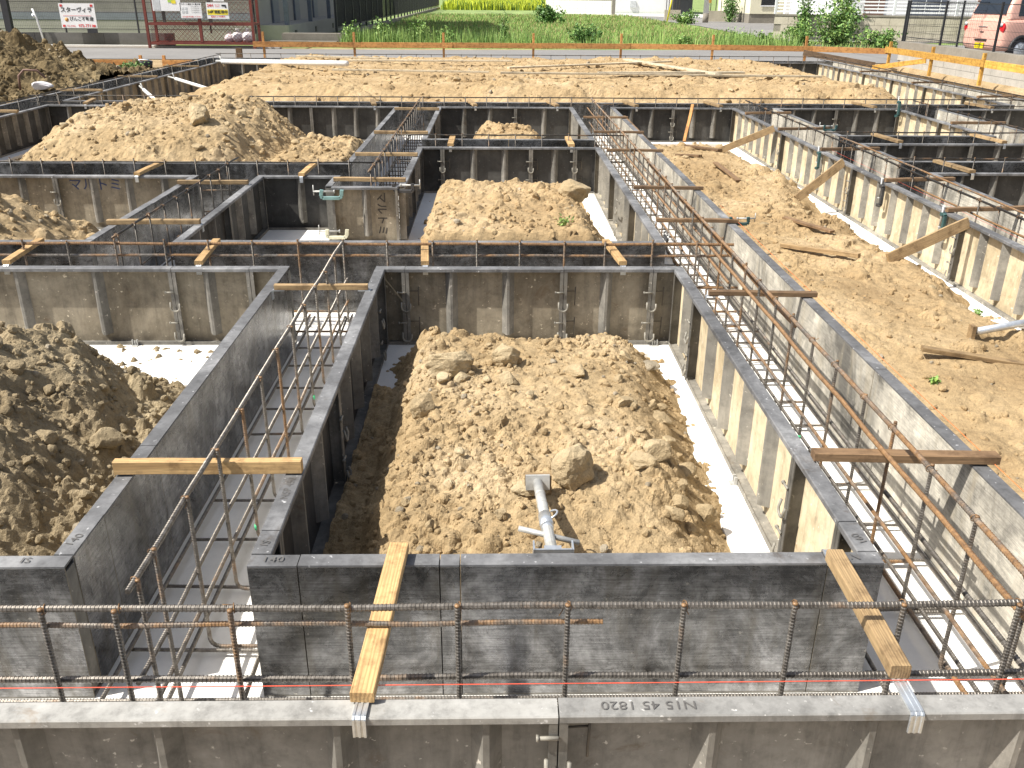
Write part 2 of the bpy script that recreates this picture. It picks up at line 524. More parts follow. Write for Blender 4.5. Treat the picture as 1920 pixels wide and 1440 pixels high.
# ------------------------------------------------------------------ noise in numpy
_PERM = RNG.rand(256, 256)
def vnoise(x, y):
    xi = np.floor(x).astype(int); yi = np.floor(y).astype(int)
    fx = x - xi; fy = y - yi
    fx = fx * fx * (3 - 2 * fx); fy = fy * fy * (3 - 2 * fy)
    a = _PERM[xi % 256, yi % 256]; b = _PERM[(xi + 1) % 256, yi % 256]
    c = _PERM[xi % 256, (yi + 1) % 256]; d = _PERM[(xi + 1) % 256, (yi + 1) % 256]
    return (a * (1 - fx) + b * fx) * (1 - fy) + (c * (1 - fx) + d * fx) * fy
def fbm(x, y, f, octv=5, g=0.5):
    s = 0; a = 1; t = 0
    for i in range(octv):
        s = s + a * (vnoise(x * f + 13.7 * i, y * f + 7.1 * i) - 0.5); t += a; a *= g; f *= 2.03
    return s / t
def sstep(a, b, x):
    t = np.clip((x - a) / (b - a), 0, 1)
    return t * t * (3 - 2 * t)
# ==================================================================== STRUCTURE
# ------------------------------------------------------------------ ground, road
def ground_z(x, y):
    d = np.minimum(np.minimum(x + 7.0, 9.7 - x), np.minimum(y + 1.4, 22.3 - y))
    return np.where(d > 0.35, -0.06, np.where(d < 0, 0.33, 0.33 - 0.39 * sstep(0, 0.35, d)))
gx = np.unique(np.concatenate([[-3000, -600, -200, -80, -40], np.arange(-26, 26.1, 1.0), [-7.0, -6.9, -6.8, -6.65, 9.7, 9.6, 9.5, 9.35], [40, 80, 200, 600, 3000]]))
gy = np.unique(np.concatenate([[-60, -20, -8, -4, -1.4, -1.3, -1.15, -1.05], np.arange(0, 60.1, 1.0), [22.3, 22.2, 22.1, 21.95], [80, 110, 200, 600, 3500]]))
GX, GY = np.meshgrid(gx, gy)
gz = ground_z(GX, GY)
gv = np.stack([GX, GY, gz], -1).reshape(-1, 3).tolist()
nx = len(gx)
gf = [(j * nx + i, j * nx + i + 1, (j + 1) * nx + i + 1, (j + 1) * nx + i) for j in range(len(gy) - 1) for i in range(nx - 1)]
g = MB(); g.add(gv, gf)
# grass beyond the road, bare soil on the site
for k, f in enumerate(g.f):
    cy = sum(g.v[i][1] for i in f) / 4
    g.m[k] = 1 if cy > 27.5 else 0
tag(link('ground', g.mesh('ground', ['ground_soil', 'grass_ground'])), kind='structure')

rd = MB()
rd.add([(-60, 22.9, 0.345), (60, 22.9, 0.345), (60, 28.9, 0.345), (9, 28.3, 0.345), (-2, 27.2, 0.345), (-60, 27.9, 0.345)], [(0, 1, 2, 3, 4, 5)])
tag(link('road', rd.mesh('road', ['asphalt'])), kind='structure')
rd = MB()
rd.add([(10.2, 6, 0.349), (60, 6, 0.349), (60, 31.5, 0.349), (10.2, 31.5, 0.349)], [(0, 1, 2, 3)])
tag(link('parking_pavement', rd.mesh('parking_pavement', ['asphalt'])), kind='structure')
rd = MB()
rd.add([(9.3, 74, 0.352), (10.6, 50, 0.352), (10.0, 33.5, 0.352), (60, 31.6, 0.352), (60, 48, 0.352), (25, 62, 0.352), (12, 74, 0.352)], [(0, 1, 2, 3, 4, 5, 6)])
tag(link('side_road', rd.mesh('side_road', ['asphalt'])), kind='structure')
rd = MB()
rd.box(-60, -6.2, 27.55, 27.85, 0.34, 0.40)
tag(link('kerb', rd.mesh('kerb', ['kerb'])), kind='structure')

# ------------------------------------------------------------------ formwork layout (plan, metres)
H, T = 0.45, 0.055
CH_X = dict(C1=(-1.145, -0.665, 1.5, 4.845), C2=(-2.465, -1.97, 5.355, 7.54), C3=(-1.285, -0.765, 7.095, 12.5),
            C4=(1.055, 1.56, 1.5, 12.5), C5=(3.26, 3.76, 3.2, 12.5), C6=(5.5, 6.0, 9.93, 12.5),
            LW=(-6.5, -5.99, 4.6, 21.8), RW=(7.35, 7.85, 3.2, 21.8))
CH_Y = dict(F=(1.5, 1.995, -3.2, 3.4), A=(4.845, 5.355, -6.5, 1.56), B=(7.54, 8.09, -6.5, -0.765), D=(9.08, 9.56, -0.765, 1.56),
            E=(12.5, 12.98, -6.5, 7.85), G=(9.43, 9.93, 3.76, 7.85), K=(7.77, 8.30, 3.76, 7.85), Z=(21.3, 21.8, -6.5, 7.85))
# concrete blinding: cells of a plan grid filled where any strip runs
strips = []
for a, b, c, d in CH_X.values(): strips.append((a - 0.19, b + 0.19, c - 0.19, d + 0.19))
for a, b, c, d in CH_Y.values(): strips.append((c - 0.19, d + 0.19, a - 0.19, b + 0.19))
strips.append((-1.97, -1.2, 6.6, 7.6))
strips.append((-2.9, -1.2, 4.22, 4.8))
xs = sorted(set([s[0] for s in strips] + [s[1] for s in strips])); ys = sorted(set([s[2] for s in strips] + [s[3] for s in strips]))
fill = {}
for i in range(len(xs) - 1):
    for j in range(len(ys) - 1):
        cx, cy = (xs[i] + xs[i + 1]) / 2, (ys[j] + ys[j + 1]) / 2
        fill[i, j] = any(s[0] < cx < s[1] and s[2] < cy < s[3] for s in strips)
bl = MB()
for (i, j), on in fill.items():
    if not on: continue
    x0, x1, y0, y1 = xs[i], xs[i + 1], ys[j], ys[j + 1]
    bl.add([(x0, y0, 0), (x1, y0, 0), (x1, y1, 0), (x0, y1, 0)], [(0, 1, 2, 3)])
    for di, dj, p, q in ((-1, 0, (x0, y1), (x0, y0)), (1, 0, (x1, y0), (x1, y1)), (0, -1, (x0, y0), (x1, y0)), (0, 1, (x1, y1), (x0, y1))):
        if not fill.get((i + di, j + dj), False):
            bl.add([(p[0], p[1], -0.07), (q[0], q[1], -0.07), (q[0], q[1], 0), (p[0], p[1], 0)], [(0, 1, 2, 3)])
tag(link('concrete_blinding', bl.mesh('concrete_blinding', ['blinding'])), kind='structure')

# ------------------------------------------------------------------ steel form panels
PCACHE = {}
def vrib(x, w0=0.034, w1=0.007, d=0.046):
    return [(x - w0, -0.0042), (x - w1, -d), (x + w1, -d), (x + w0, -0.0042)]
def panel_meshes(L, ribs, face, sheet, rib, rail):
    key = (round(L, 3), tuple(ribs), face, sheet, rib, rail)
    if key in PCACHE: return PCACHE[key]
    out = []
    e = 0.0015
    m = MB(); m.box(e, L - e, -0.004, 0, 0.007, H - 0.007, 1)
    m.m[4] = 0                                               # the y = 0 side faces the pour
    out.append(('sheet', m.mesh('sheet', [face, sheet])))
    m = MB()
    m.prism([(0, H), (0, H - 0.0065), (-T + 0.004, H - 0.0065), (-T + 0.004, H - 0.019), (-T, H - 0.019), (-T, H - 0.003), (-T + 0.003, H)][::-1], 'x', e, L - e)
    out.append(('top_rail', m.mesh('top_rail', [rail])))
    m = MB()
    m.prism([(0, 0), (0, 0.0065), (-T + 0.004, 0.0065), (-T + 0.004, 0.019), (-T, 0.019), (-T, 0.0)], 'x', e, L - e)
    out.append(('bottom_rail', m.mesh('bottom_rail', [rib])))
    for x0 in (e, L - e - 0.005):
        m = MB(); m.box(x0, x0 + 0.005, -T + 0.001, -0.0045, 0.0195, H - 0.0195)
        s = 1 if x0 < 0.1 else -1
        xa = x0 + (0.005 if s > 0 else -0.014)
        m.box(xa, xa + 0.014, -T + 0.001, -T + 0.005, 0.0195, H - 0.0195)
        out.append(('end_rail', m.mesh('end_rail', ['rib_dark' if sheet == 'sheet_cream' else rib])))  # dark end rails on cream rows paint in the shaded gap at joints
    for x in ribs:
        m = MB()
        m.prism(vrib(x), 'z', 0.055, H - 0.0195)
        out.append(('rib', m.mesh('rib', [rib])))
    PCACHE[key] = out
    return out

PANELS = []
ORD = ['first', 'second', 'third', 'fourth', 'fifth', 'sixth', 'seventh', 'eighth', 'ninth', 'tenth', 'eleventh', 'twelfth', 'thirteenth', 'fourteenth']
def run(axis, face, side, a, b, desc, joints=None, ribs_at=None, mats=('steel_face', 'sheet_dusty', 'rib_grey', 'rail_grey'), plen=1.45, railmats=None, order=None):
    """a row of panels; axis 'x': from x=a to b at y=face, ribs toward side*y; axis 'y' likewise. desc places the row."""
    if joints is None:
        n = max(1, int(math.ceil((b - a) / plen - 0.05)))
        joints = [a + (b - a) * k / n for k in range(n + 1)]
    else:
        joints = [a] + list(joints) + [b]
    n = len(joints) - 1
    first = order or ('from the left' if axis == 'x' else 'from the viewer')
    for k in range(n):
        p, q = joints[k], joints[k + 1]
        L = q - p
        if ribs_at is None:
            nr = max(0, int(round(L / 0.31)) - 1)
            rl = [L * (i + 1) / (nr + 1) for i in range(nr)]
        else:
            rl = [x - p for x in ribs_at if p + 0.05 < x < q - 0.05]
        dz = random.uniform(0.0, 0.003)
        if axis == 'x':
            if side < 0: loc, rz = (p, face, dz), 0.0
            else: loc, rz = (q, face, dz), math.pi; rl = [L - x for x in rl][::-1]
        else:
            if side < 0: loc, rz = (face, q, dz), -math.pi / 2; rl = [L - x for x in rl][::-1]
            else: loc, rz = (face, p, dz), math.pi / 2
        rl = [round(x, 3) for x in rl]
        mm = list(mats)
        if railmats: mm[3] = railmats[k % len(railmats)]
        where = 'steel form panel' if n == 1 else ORD[k] + ' form panel ' + first
        o = empty('form_panel', loc, where + ' ' + desc, 'form panel', 'steel form panels', rz)
        for nm, me in panel_meshes(round(L, 3), rl, *mm):
            link(nm, me, o)
        if len(o['label'].split()) > 16: print('LONG', o['label'])
        PANELS.append((o, axis, face, side, p, q))
    return joints

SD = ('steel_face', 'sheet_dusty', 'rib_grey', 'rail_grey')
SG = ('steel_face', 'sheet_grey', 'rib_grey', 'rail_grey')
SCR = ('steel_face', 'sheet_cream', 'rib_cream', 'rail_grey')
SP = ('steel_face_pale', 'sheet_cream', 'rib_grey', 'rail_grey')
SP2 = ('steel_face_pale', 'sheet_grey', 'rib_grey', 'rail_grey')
# front channel
run('x', 1.5, -1, -1.95, 2.6, 'in the nearest row of formwork', [-1.52, 0.135, 1.80],
    ribs_at=[-1.75, -1.28, -1.02, -0.72, -0.34, -0.02, 0.47, 0.82, 1.15, 1.5, 2.1], railmats=['rail_pale', 'rail_pale', 'rail_mid', 'rail_mid'], mats=('steel_face', 'sheet_near', 'rib_grey', 'rail_grey'))
run('x', 1.995, 1, -3.1, -1.145, 'behind the front bars, left of the left channel', [-1.43])
run('x', 1.995, 1, -0.665, 1.055, 'in the near side of the middle box', [-0.53, -0.15, -0.095, 0.90])
run('x', 1.995, 1, 1.56, 3.3, 'at the lower right corner beyond the right channel')
# left front channel
run('y', -1.145, -1, 1.995 + T, 4.845 - T, 'along the left side of the left front channel', [2.255, 2.69])
run('y', -0.665, 1, 1.995 + T, 4.845 - T, 'along the right side of the left front channel', [2.165, 3.2], mats=('steel_face_pale', 'sheet_dark', 'rib_grey', 'rail_grey'))  # pour face out of view, made pale to bounce sun onto the floor
# right channel
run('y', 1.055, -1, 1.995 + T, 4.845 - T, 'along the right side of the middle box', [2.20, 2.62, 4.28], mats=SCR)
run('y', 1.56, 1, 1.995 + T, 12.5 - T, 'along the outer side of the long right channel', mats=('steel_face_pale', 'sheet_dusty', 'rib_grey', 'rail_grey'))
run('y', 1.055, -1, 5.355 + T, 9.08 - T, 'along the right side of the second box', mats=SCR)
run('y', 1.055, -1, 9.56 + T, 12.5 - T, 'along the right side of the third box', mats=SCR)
# first cross channel
run('x', 4.845, -1, -4.6, -1.145, 'in the back wall of the left box', [-3.05, -1.79, -1.36], ribs_at=[-3.7, -2.65, -2.22, -1.60])
run('x', 4.845, -1, -0.665, 1.055, 'in the back wall of the middle box', [-0.50, 0.385, 0.885], ribs_at=[-0.245, 0.075, 0.63])
run('x', 5.355, 1, -6.0, -2.465, 'behind the first cross channel on the far left')
run('x', 5.355, 1, -1.97, 1.055, 'behind the first cross channel under the brown bars', [-0.95, 0.55])
# second left channel
run('y', -2.465, -1, 5.355 + T, 7.54 - T, 'along the left side of the short left channel', mats=SG)
run('y', -1.97, 1, 5.355 + T, 7.54 - T, 'along the right side of the short left channel', mats=SG)
# second cross channel
run('x', 7.54, -1, -5.99, -2.465, 'in the wall with blue writing behind the left mound', plen=1.2)
run('x', 7.54, -1, -1.97, -1.285, 'in the shaded recess left of the clamps', mats=SG)
run('y', -1.285, -1, 7.095 - T + T, 7.54 - T, 'on the left side of the clamped stub')
run('x', 7.095, -1, -1.285, -0.765, 'closing the stub with the sideways writing', ribs_at=[-1.02])
run('x', 8.09, 1, -5.99, -1.285, 'along the far side of the second cross channel')
# middle channel beyond
run('y', -0.765, 1, 7.095, 9.08 - T, 'along the left side of the second box', mats=SG)
run('y', -0.765, 1, 9.56 + T, 12.5 - T, 'along the left side of the third box', mats=SG)
run('y', -1.285, -1, 8.09 + T, 12.5 - T, 'along the right of the room with the broad mound', mats=SG)
run('x', 9.08, -1, -0.765, 1.055, 'in the back wall of the second box', [-0.52, 0.36, 0.80], ribs_at=[-0.21, 0.10, 0.60], mats=SG)
run('x', 9.56, 1, -0.765, 1.055, 'behind the bars at the back of the second box', mats=SG)
# third cross channel
run('x', 12.5, -1, -5.99, -1.285, 'in the long wall behind the broad left mound', mats=SG)
run('x', 12.5, -1, -0.765, 1.055, 'in the wall with dark writing behind the third box', [0.28], mats=SG)
run('x', 12.5, -1, 1.56, 3.26, 'in the wall closing the sandy trench', mats=SG)
run('x', 12.5, -1, 3.76, 5.5, 'in the far wall right of the cream row', mats=SG)
run('x', 12.5, -1, 6.0, 7.35, 'in the far wall at the right edge', mats=SG)
run('x', 12.98, 1, -5.99, 7.35, 'along the foot of the long back mound')
# cream wall channel on the right
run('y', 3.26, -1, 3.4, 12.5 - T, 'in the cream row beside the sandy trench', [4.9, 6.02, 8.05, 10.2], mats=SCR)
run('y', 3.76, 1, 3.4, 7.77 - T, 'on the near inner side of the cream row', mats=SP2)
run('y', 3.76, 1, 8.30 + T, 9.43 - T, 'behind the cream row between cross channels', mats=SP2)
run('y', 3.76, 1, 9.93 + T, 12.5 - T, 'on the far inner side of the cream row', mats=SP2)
for f, sd, lab in ((7.77, -1, 'facing the viewer on the nearer right cross channel'), (8.30, 1, 'on the far side of the nearer right cross channel')):
    run('x', f, sd, 3.76, 7.35, lab, mats=SG)
run('x', 9.43, -1, 3.76, 7.35, 'facing the viewer on the farther right cross channel', mats=SG)
run('x', 9.93, 1, 3.76, 5.5, 'on the far side of the farther right cross channel', mats=SG)
run('x', 9.93, 1, 6.0, 7.35, 'on the far right cross channel, at the edge', mats=SG)
run('y', 5.5, -1, 9.93 + T, 12.5 - T, 'in the short cream row at the right edge', mats=SCR)
run('y', 6.0, 1, 9.93 + T, 12.5 - T, 'in the pale inner row at the right edge', mats=SP2)
# outer walls
run('y', 7.35, -1, 12.98 + T, 21.3 - T, 'in the far cream row below the yellow rail', mats=SCR)
run('y', 7.35, -1, 3.4, 7.77 - T, 'in the outer right wall, near stretch', mats=SCR)
run('y', 7.35, -1, 8.30 + T, 9.43 - T, 'in the outer right wall between cross channels', mats=SCR)
run('y', 7.35, -1, 9.93 + T, 12.5 - T, 'in the outer right wall, middle stretch', mats=SCR)
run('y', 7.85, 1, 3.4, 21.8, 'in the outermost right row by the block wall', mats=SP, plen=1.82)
run('y', -5.99, 1, 5.355 + T, 7.54 - T, 'in the outer left wall, near stretch')
run('y', -5.99, 1, 8.09 + T, 12.5 - T, 'in the outer left wall beside the broad mound', mats=SG)
run('y', -5.99, 1, 12.98 + T, 21.3 - T, 'in the outer left wall held by white props', mats=SD)
run('y', -6.5, -1, 5.0, 21.8, 'in the outermost left row by the dark pile', mats=SG, plen=1.82)
run('x', 21.3, -1, -5.99, 7.35, 'in the farthest row behind the long mound', mats=SG, plen=1.82)
run('x', 21.8, 1, -6.5, 7.85, 'in the farthest row nearest the road', mats=SG, plen=1.82)
# ==================================================================== SOIL
ICO = []
def ico(sub):
    t = (1 + 5 ** 0.5) / 2
    v = [(-1, t, 0), (1, t, 0), (-1, -t, 0), (1, -t, 0), (0, -1, t), (0, 1, t), (0, -1, -t), (0, 1, -t), (t, 0, -1), (t, 0, 1), (-t, 0, -1), (-t, 0, 1)]
    v = [np.array(p) / np.linalg.norm(p) for p in v]
    f = [(0, 11, 5), (0, 5, 1), (0, 1, 7), (0, 7, 10), (0, 10, 11), (1, 5, 9), (5, 11, 4), (11, 10, 2), (10, 7, 6), (7, 1, 8), (3, 9, 4), (3, 4, 2), (3, 2, 6), (3, 6, 8), (3, 8, 9), (4, 9, 5), (2, 4, 11), (6, 2, 10), (8, 6, 7), (9, 8, 1)]
    for _ in range(sub):
        c = {}; nf = []
        def mid(a, b):
            k = (min(a, b), max(a, b))
            if k not in c:
                p = v[a] + v[b]; v.append(p / np.linalg.norm(p)); c[k] = len(v) - 1
            return c[k]
        for a, b, d in f:
            x, y, z = mid(a, b), mid(b, d), mid(d, a)
            nf += [(a, x, z), (b, y, x), (d, z, y), (x, y, z)]
        f = nf
    return np.array(v), np.array(f)
ICO = [ico(0), ico(1), ico(2), ico(3)]
def rock_shape(sub, rs, cuts=7, rough=0.12):
    v, f = ICO[sub]
    v = v * (1 + rs.uniform(-rough, rough, len(v)))[:, None]
    for _ in range(cuts):                        # broken flat faces
        n = rs.normal(size=3); n /= np.linalg.norm(n)
        d = rs.uniform(0.55, 0.88)
        e = v @ n - d
        v = v - np.maximum(e, 0)[:, None] * n * 0.92
    v = v * rs.uniform(0.7, 1.1, 3)
    return v, f
RS = np.random.RandomState(21)
SHAPES = {0: [rock_shape(0, RS, 3, 0.22) for _ in range(14)], 1: [rock_shape(1, RS, 6, 0.14) for _ in range(16)], 2: [rock_shape(2, RS, 8, 0.07) for _ in range(12)]}

def np_mesh(name, V, F, mats, smooth=False, mi=None):
    me = bpy.data.meshes.new(name)
    V = np.asarray(V, np.float32); F = np.asarray(F, np.int32)
    k = F.shape[1]
    me.vertices.add(len(V)); me.vertices.foreach_set('co', V.ravel())
    me.loops.add(F.size); me.loops.foreach_set('vertex_index', F.ravel())
    me.polygons.add(len(F))
    me.polygons.foreach_set('loop_start', np.arange(0, F.size, k, dtype=np.int32))
    me.polygons.foreach_set('loop_total', np.full(len(F), k, np.int32))
    for m in mats: me.materials.append(MATS[m])
    if mi is not None: me.polygons.foreach_set('material_index', np.asarray(mi, np.int32))
    me.polygons.foreach_set('use_smooth', np.full(len(F), smooth, bool))
    me.update(calc_edges=True); me.validate()
    return me

def rotm(rs):
    q = rs.normal(size=4); q /= np.linalg.norm(q)
    a, b, c, d = q
    return np.array([[1 - 2 * (c * c + d * d), 2 * (b * c - a * d), 2 * (b * d + a * c)], [2 * (b * c + a * d), 1 - 2 * (b * b + d * d), 2 * (c * d - a * b)], [2 * (b * d - a * c), 2 * (c * d + a * b), 1 - 2 * (b * b + c * c)]])

def worley(x, y, f, seed):
    """distance to nearest jittered point and that cell's random value"""
    X = x * f; Y = y * f
    xi = np.floor(X).astype(int); yi = np.floor(Y).astype(int)
    best = np.full(x.shape, 9.0); val = np.zeros(x.shape)
    for dx in (-1, 0, 1):
        for dy in (-1, 0, 1):
            cx = xi + dx; cy = yi + dy
            jx = _PERM[(cx + seed) % 256, cy % 256]; jy = _PERM[cy % 256, (cx + 91 + seed) % 256]
            d = (cx + jx - X) ** 2 + (cy + jy - Y) ** 2
            m = d < best
            best = np.where(m, d, best); val = np.where(m, _PERM[(cx + 57) % 256, (cy + 33 + seed) % 256], val)
    return np.sqrt(best), val
def crumbs(x, y, f, seed, thr=0.45):
    wx = x + 0.25 / f * fbm(x, y, f * 1.3, 2) * 2; wy = y + 0.25 / f * fbm(y, x, f * 1.3, 2) * 2
    d, v = worley(wx, wy, f, seed)
    k = np.clip((v - thr) / (1 - thr), 0, 1)
    return np.clip(1 - (d / 0.62) ** 2, 0, 1) ** 0.6 * k / f

def mound(name, label, rect, hfun, res, mat, clods, cl_size, seed, bumps=0, bump_r=(0.02, 0.06), amp=0.02, rocks=None, crumb=1.0, lip=-0.05, cut=-0.03, clod_mat='rock', clod_z=0.0, rockgroup=None):
    """soil heap as a height field with clods scattered through its surface; rect x0,x1,y0,y1"""
    rs = np.random.RandomState(seed)
    x0, x1, y0, y1 = rect
    X = np.arange(x0, x1 + res, res); Y = np.arange(y0, y1 + res, res)
    gx_, gy_ = np.meshgrid(X, Y)
    Zr = hfun(gx_, gy_)
    Zr = Zr + amp * 2.2 * fbm(gx_ + seed, gy_, 3.2, 6, 0.56) + amp * 0.9 * fbm(gx_, gy_ + seed, 16, 4, 0.62)
    rough = np.clip(fbm(gx_ - seed, gy_ + 5, 1.5, 4) * 4.0 + 0.45, 0.08, 1.25)
    f0 = 0.22 / res
    Zr = Zr + crumb * rough * (0.42 * crumbs(gx_, gy_, f0 * 0.32, seed, 0.55) + 0.6 * crumbs(gx_, gy_, f0 * 0.7, seed + 3, 0.35) + 0.6 * crumbs(gx_, gy_, f0 * 1.3, seed + 9, 0.2))
    for _ in range(bumps):
        bx, by = rs.uniform(x0, x1), rs.uniform(y0, y1)
        br = rs.uniform(*bump_r) * rs.uniform(0.5, 1.0)
        i0, i1 = np.searchsorted(X, [bx - br, bx + br]); j0, j1 = np.searchsorted(Y, [by - br, by + br])
        if i1 <= i0 or j1 <= j0: continue
        sx = gx_[j0:j1, i0:i1] - bx; sy = gy_[j0:j1, i0:i1] - by
        d2 = (sx * sx + sy * sy * rs.uniform(0.7, 1.5)) / (br * br)
        k = np.sqrt(np.clip(1 - d2, 0, 1)) * br * rs.uniform(0.25, 0.7)
        if rs.rand() < 0.22: k = -k * 0.7
        Zr[j0:j1, i0:i1] += k
    ny_, nx_ = Zr.shape
    V = np.stack([gx_, gy_, Zr], -1).reshape(-1, 3)
    ii, jj = np.meshgrid(np.arange(nx_ - 1), np.arange(ny_ - 1))
    a = (jj * nx_ + ii).ravel()
    F = np.stack([a, a + 1, a + nx_ + 1, a + nx_], 1)
    keep = (Zr.ravel()[F] > lip).any(1)
    F = F[keep]
    loc = ((x0 + x1) / 2, (y0 + y1) / 2, 0.0)
    root = empty(name, loc, label, 'dirt mound', 'dirt mounds')
    link('soil_surface', np_mesh('soil_surface', V - np.array(loc), F, [mat], False), root)
    def hz(px, py):
        i = np.clip(((px - x0) / res), 0, nx_ - 1.001); j = np.clip(((py - y0) / res), 0, ny_ - 1.001)
        i0 = i.astype(int); j0 = j.astype(int); fx = i - i0; fy = j - j0
        return (Zr[j0, i0] * (1 - fx) + Zr[j0, i0 + 1] * fx) * (1 - fy) + (Zr[j0 + 1, i0] * (1 - fx) + Zr[j0 + 1, i0 + 1] * fx) * fy
    # clods too small to pick apart
    n = int(clods * 1.4)
    px = rs.uniform(x0 + 0.02, x1 - 0.02, n); py = rs.uniform(y0 + 0.02, y1 - 0.02, n)
    pz = hz(px, py)
    dens = fbm(px + 3.3 * seed, py, 2.3, 4) + 0.5
    ok = (pz > cut) & (rs.rand(n) < np.clip(dens * 2.2 - 0.35, 0.12, 1))
    px, py, pz = px[ok][:clods], py[ok][:clods], pz[ok][:clods]
    sz = cl_size[0] * (cl_size[1] / cl_size[0]) ** (rs.rand(len(px)) ** 2.6)
    Vs = []; Fs = []; mi = []; o = 0
    for k in range(len(px)):
        big = sz[k] > cl_size[0] * 2.2
        sh = SHAPES[1 if big else 0]
        v, f = sh[rs.randint(len(sh))]
        v = (v @ rotm(rs).T) * sz[k] + np.array([px[k], py[k], pz[k] + sz[k] * rs.uniform(-0.25, 0.45)])
        Vs.append(v); Fs.append(f + o); o += len(v)
        mi += [1 if rs.rand() < 0.06 else 0] * len(f)
    if Vs:
        c = link('soil_clods', np_mesh('soil_clods', np.concatenate(Vs) - np.array(loc), np.concatenate(Fs), [clod_mat if rs is None else mat, 'rock_grey'], False, mi), root)
        c['kind'] = 'stuff'
    return root, hz

def big_rock(x, y, hz, size, label, seed, group=None, mat='rock', squash=(1, 1, 1), sink=0.35, sub=3, rz=None):
    rs = np.random.RandomState(seed)
    v, f = rock_shape(sub, rs, 11, 0.025)
    d = fbm(v[:, 0] * 1.7 + seed, v[:, 1] * 1.7 + v[:, 2] * 2.1, 1.6, 4)
    v = v * (1 + 0.28 * d)[:, None]
    if rz is not None:
        c, s_ = math.cos(rz), math.sin(rz)
    else:
        a = rs.uniform(0, 6.28); c, s_ = math.cos(a), math.sin(a)
    v = v * size * np.array(squash)
    v = v @ np.array([[c, s_, 0], [-s_, c, 0], [0, 0, 1]])
    z = float(hz(np.array([x]), np.array([y]))[0])
    v[:, 2] -= v[:, 2].min()
    o = link('rock', np_mesh('rock', v, f, [mat], False), loc=(x, y, z - size * sink * squash[2]))
    return tag(o, label, 'rock', group)

def scatter_rocks(hz, rect, n, size, what, where, seed, mat='rock', zmin=0.02):
    """liftable clods; nothing but their place on the heap tells them apart, so the label names the place"""
    rs = np.random.RandomState(seed); k = 0; tries = 0
    while k < n and tries < n * 30:
        tries += 1
        x, y = rs.uniform(rect[0], rect[1]), rs.uniform(rect[2], rect[3])
        if float(hz(np.array([x]), np.array([y]))[0]) < zmin: continue
        s = size[0] * (size[1] / size[0]) ** (rs.rand() ** 1.8)
        u = (x - rect[0]) / (rect[1] - rect[0]); v = (y - rect[2]) / (rect[3] - rect[2])
        spot = ['near', 'middle', 'far'][min(2, int(v * 3))] + ' ' + ['left', 'centre', 'right'][min(2, int(u * 3))]
        sz_ = 'small' if s < (size[0] * size[1]) ** 0.5 else 'larger'
        lab = '%s %s at the %s of %s' % (sz_, what, spot, where)
        big_rock(x, y, hz, s, lab, seed * 97 + k, '%ss on %s' % (what, where), mat if rs.rand() > 0.06 else 'rock_grey', (rs.uniform(0.8, 1.3), rs.uniform(0.8, 1.2), rs.uniform(0.6, 0.95)), rs.uniform(0.3, 0.8), sub=2)
        k += 1

def plateau(x0, x1, y0, y1, h, wx0, wx1, wy0, wy1, seed=0, wob=0.08):
    def f(x, y):
        n1 = fbm(x + seed, y + seed, 1.5, 4) * 2 * wob
        n2 = fbm(x - seed, y + 2 * seed, 2.0, 4) * 2 * wob
        a = sstep(x0, x0 + wx0, x + n1) * (1 - sstep(x1 - wx1, x1, x + n2))
        b = sstep(y0, y0 + wy0, y + n2) * (1 - sstep(y1 - wy1, y1, y + n1))
        return a * b * h - 0.045
    return f

# mound in the middle box
_p = plateau(-0.60, 0.98, 1.75, 4.72, 0.27, 0.26, 0.42, 0.30, 0.42, 3.1, 0.07)
def h_mid(x, y):
    z = _p(x, y)
    z = z + 0.03 * np.exp(-(((x - 0.25) / 0.35) ** 2 + ((y - 3.5) / 0.6) ** 2)) - 0.09 * sstep(3.0, 2.3, y)
    low = 0.05 + 0.03 * fbm(x, y, 2.0, 3)          # spill in the shaded left strip
    return np.maximum(z, np.where((x < -0.25) & (y < 4.1), low * (1 - sstep(-0.62, -0.2, x) * 0.3) - 0.02, -1))
m1, hz1 = mound('dirt_mound', 'pale sandy dirt mound filling the middle box in the foreground', (-0.605, 0.985, 2.06, 4.74), h_mid, 0.007, 'soil', 3600, (0.004, 0.022), 11, 250, (0.02, 0.055), 0.026, crumb=0.62)
big_rock(0.285, 2.84, hz1, 0.115, 'largest pale boulder beside the pipe jack on the middle mound', 5, None, 'rock', (0.85, 0.95, 0.95), 0.3, rz=0.5)
big_rock(-0.215, 3.80, hz1, 0.098, 'big clod with a shaded right side at the upper left of the middle mound', 9, None, 'rock', (1.1, 0.9, 0.85), 0.35, rz=0.2)
big_rock(0.06, 3.92, hz1, 0.085, 'wide clod near the back middle of the middle mound', 12, None, 'rock', (1.25, 0.8, 0.75), 0.4, rz=0.1)
big_rock(0.14, 2.78, hz1, 0.065, 'long flat clod touching the left of the largest boulder', 17, None, 'rock', (1.5, 0.8, 0.6), 0.2, rz=0.1)
big_rock(-0.30, 3.42, hz1, 0.075, 'single clod at the left edge of the middle mound', 19, None, 'rock', (0.9, 1.0, 0.9), 0.4)
big_rock(0.62, 3.02, hz1, 0.065, 'whitish clod at the right of the middle mound', 23, None, 'rock', (0.9, 1.0, 1.0), 0.3)
big_rock(0.37, 3.78, hz1, 0.075, 'elongated clod in the centre of the middle mound', 29, None, 'rock', (0.7, 1.7, 0.6), 0.5, rz=0.4)
big_rock(0.82, 2.50, hz1, 0.06, 'clod at the near right foot of the middle mound', 31, None, 'rock', (1.2, 0.9, 0.8), 0.2)
scatter_rocks(hz1, (-0.35, 0.92, 2.15, 4.55), 30, (0.018, 0.048), 'pale clod', 'the middle box mound', 41)
scatter_rocks(hz1, (0.55, 0.92, 2.3, 4.2), 16, (0.028, 0.058), 'rounded clod', 'the right flank of the middle mound', 43)

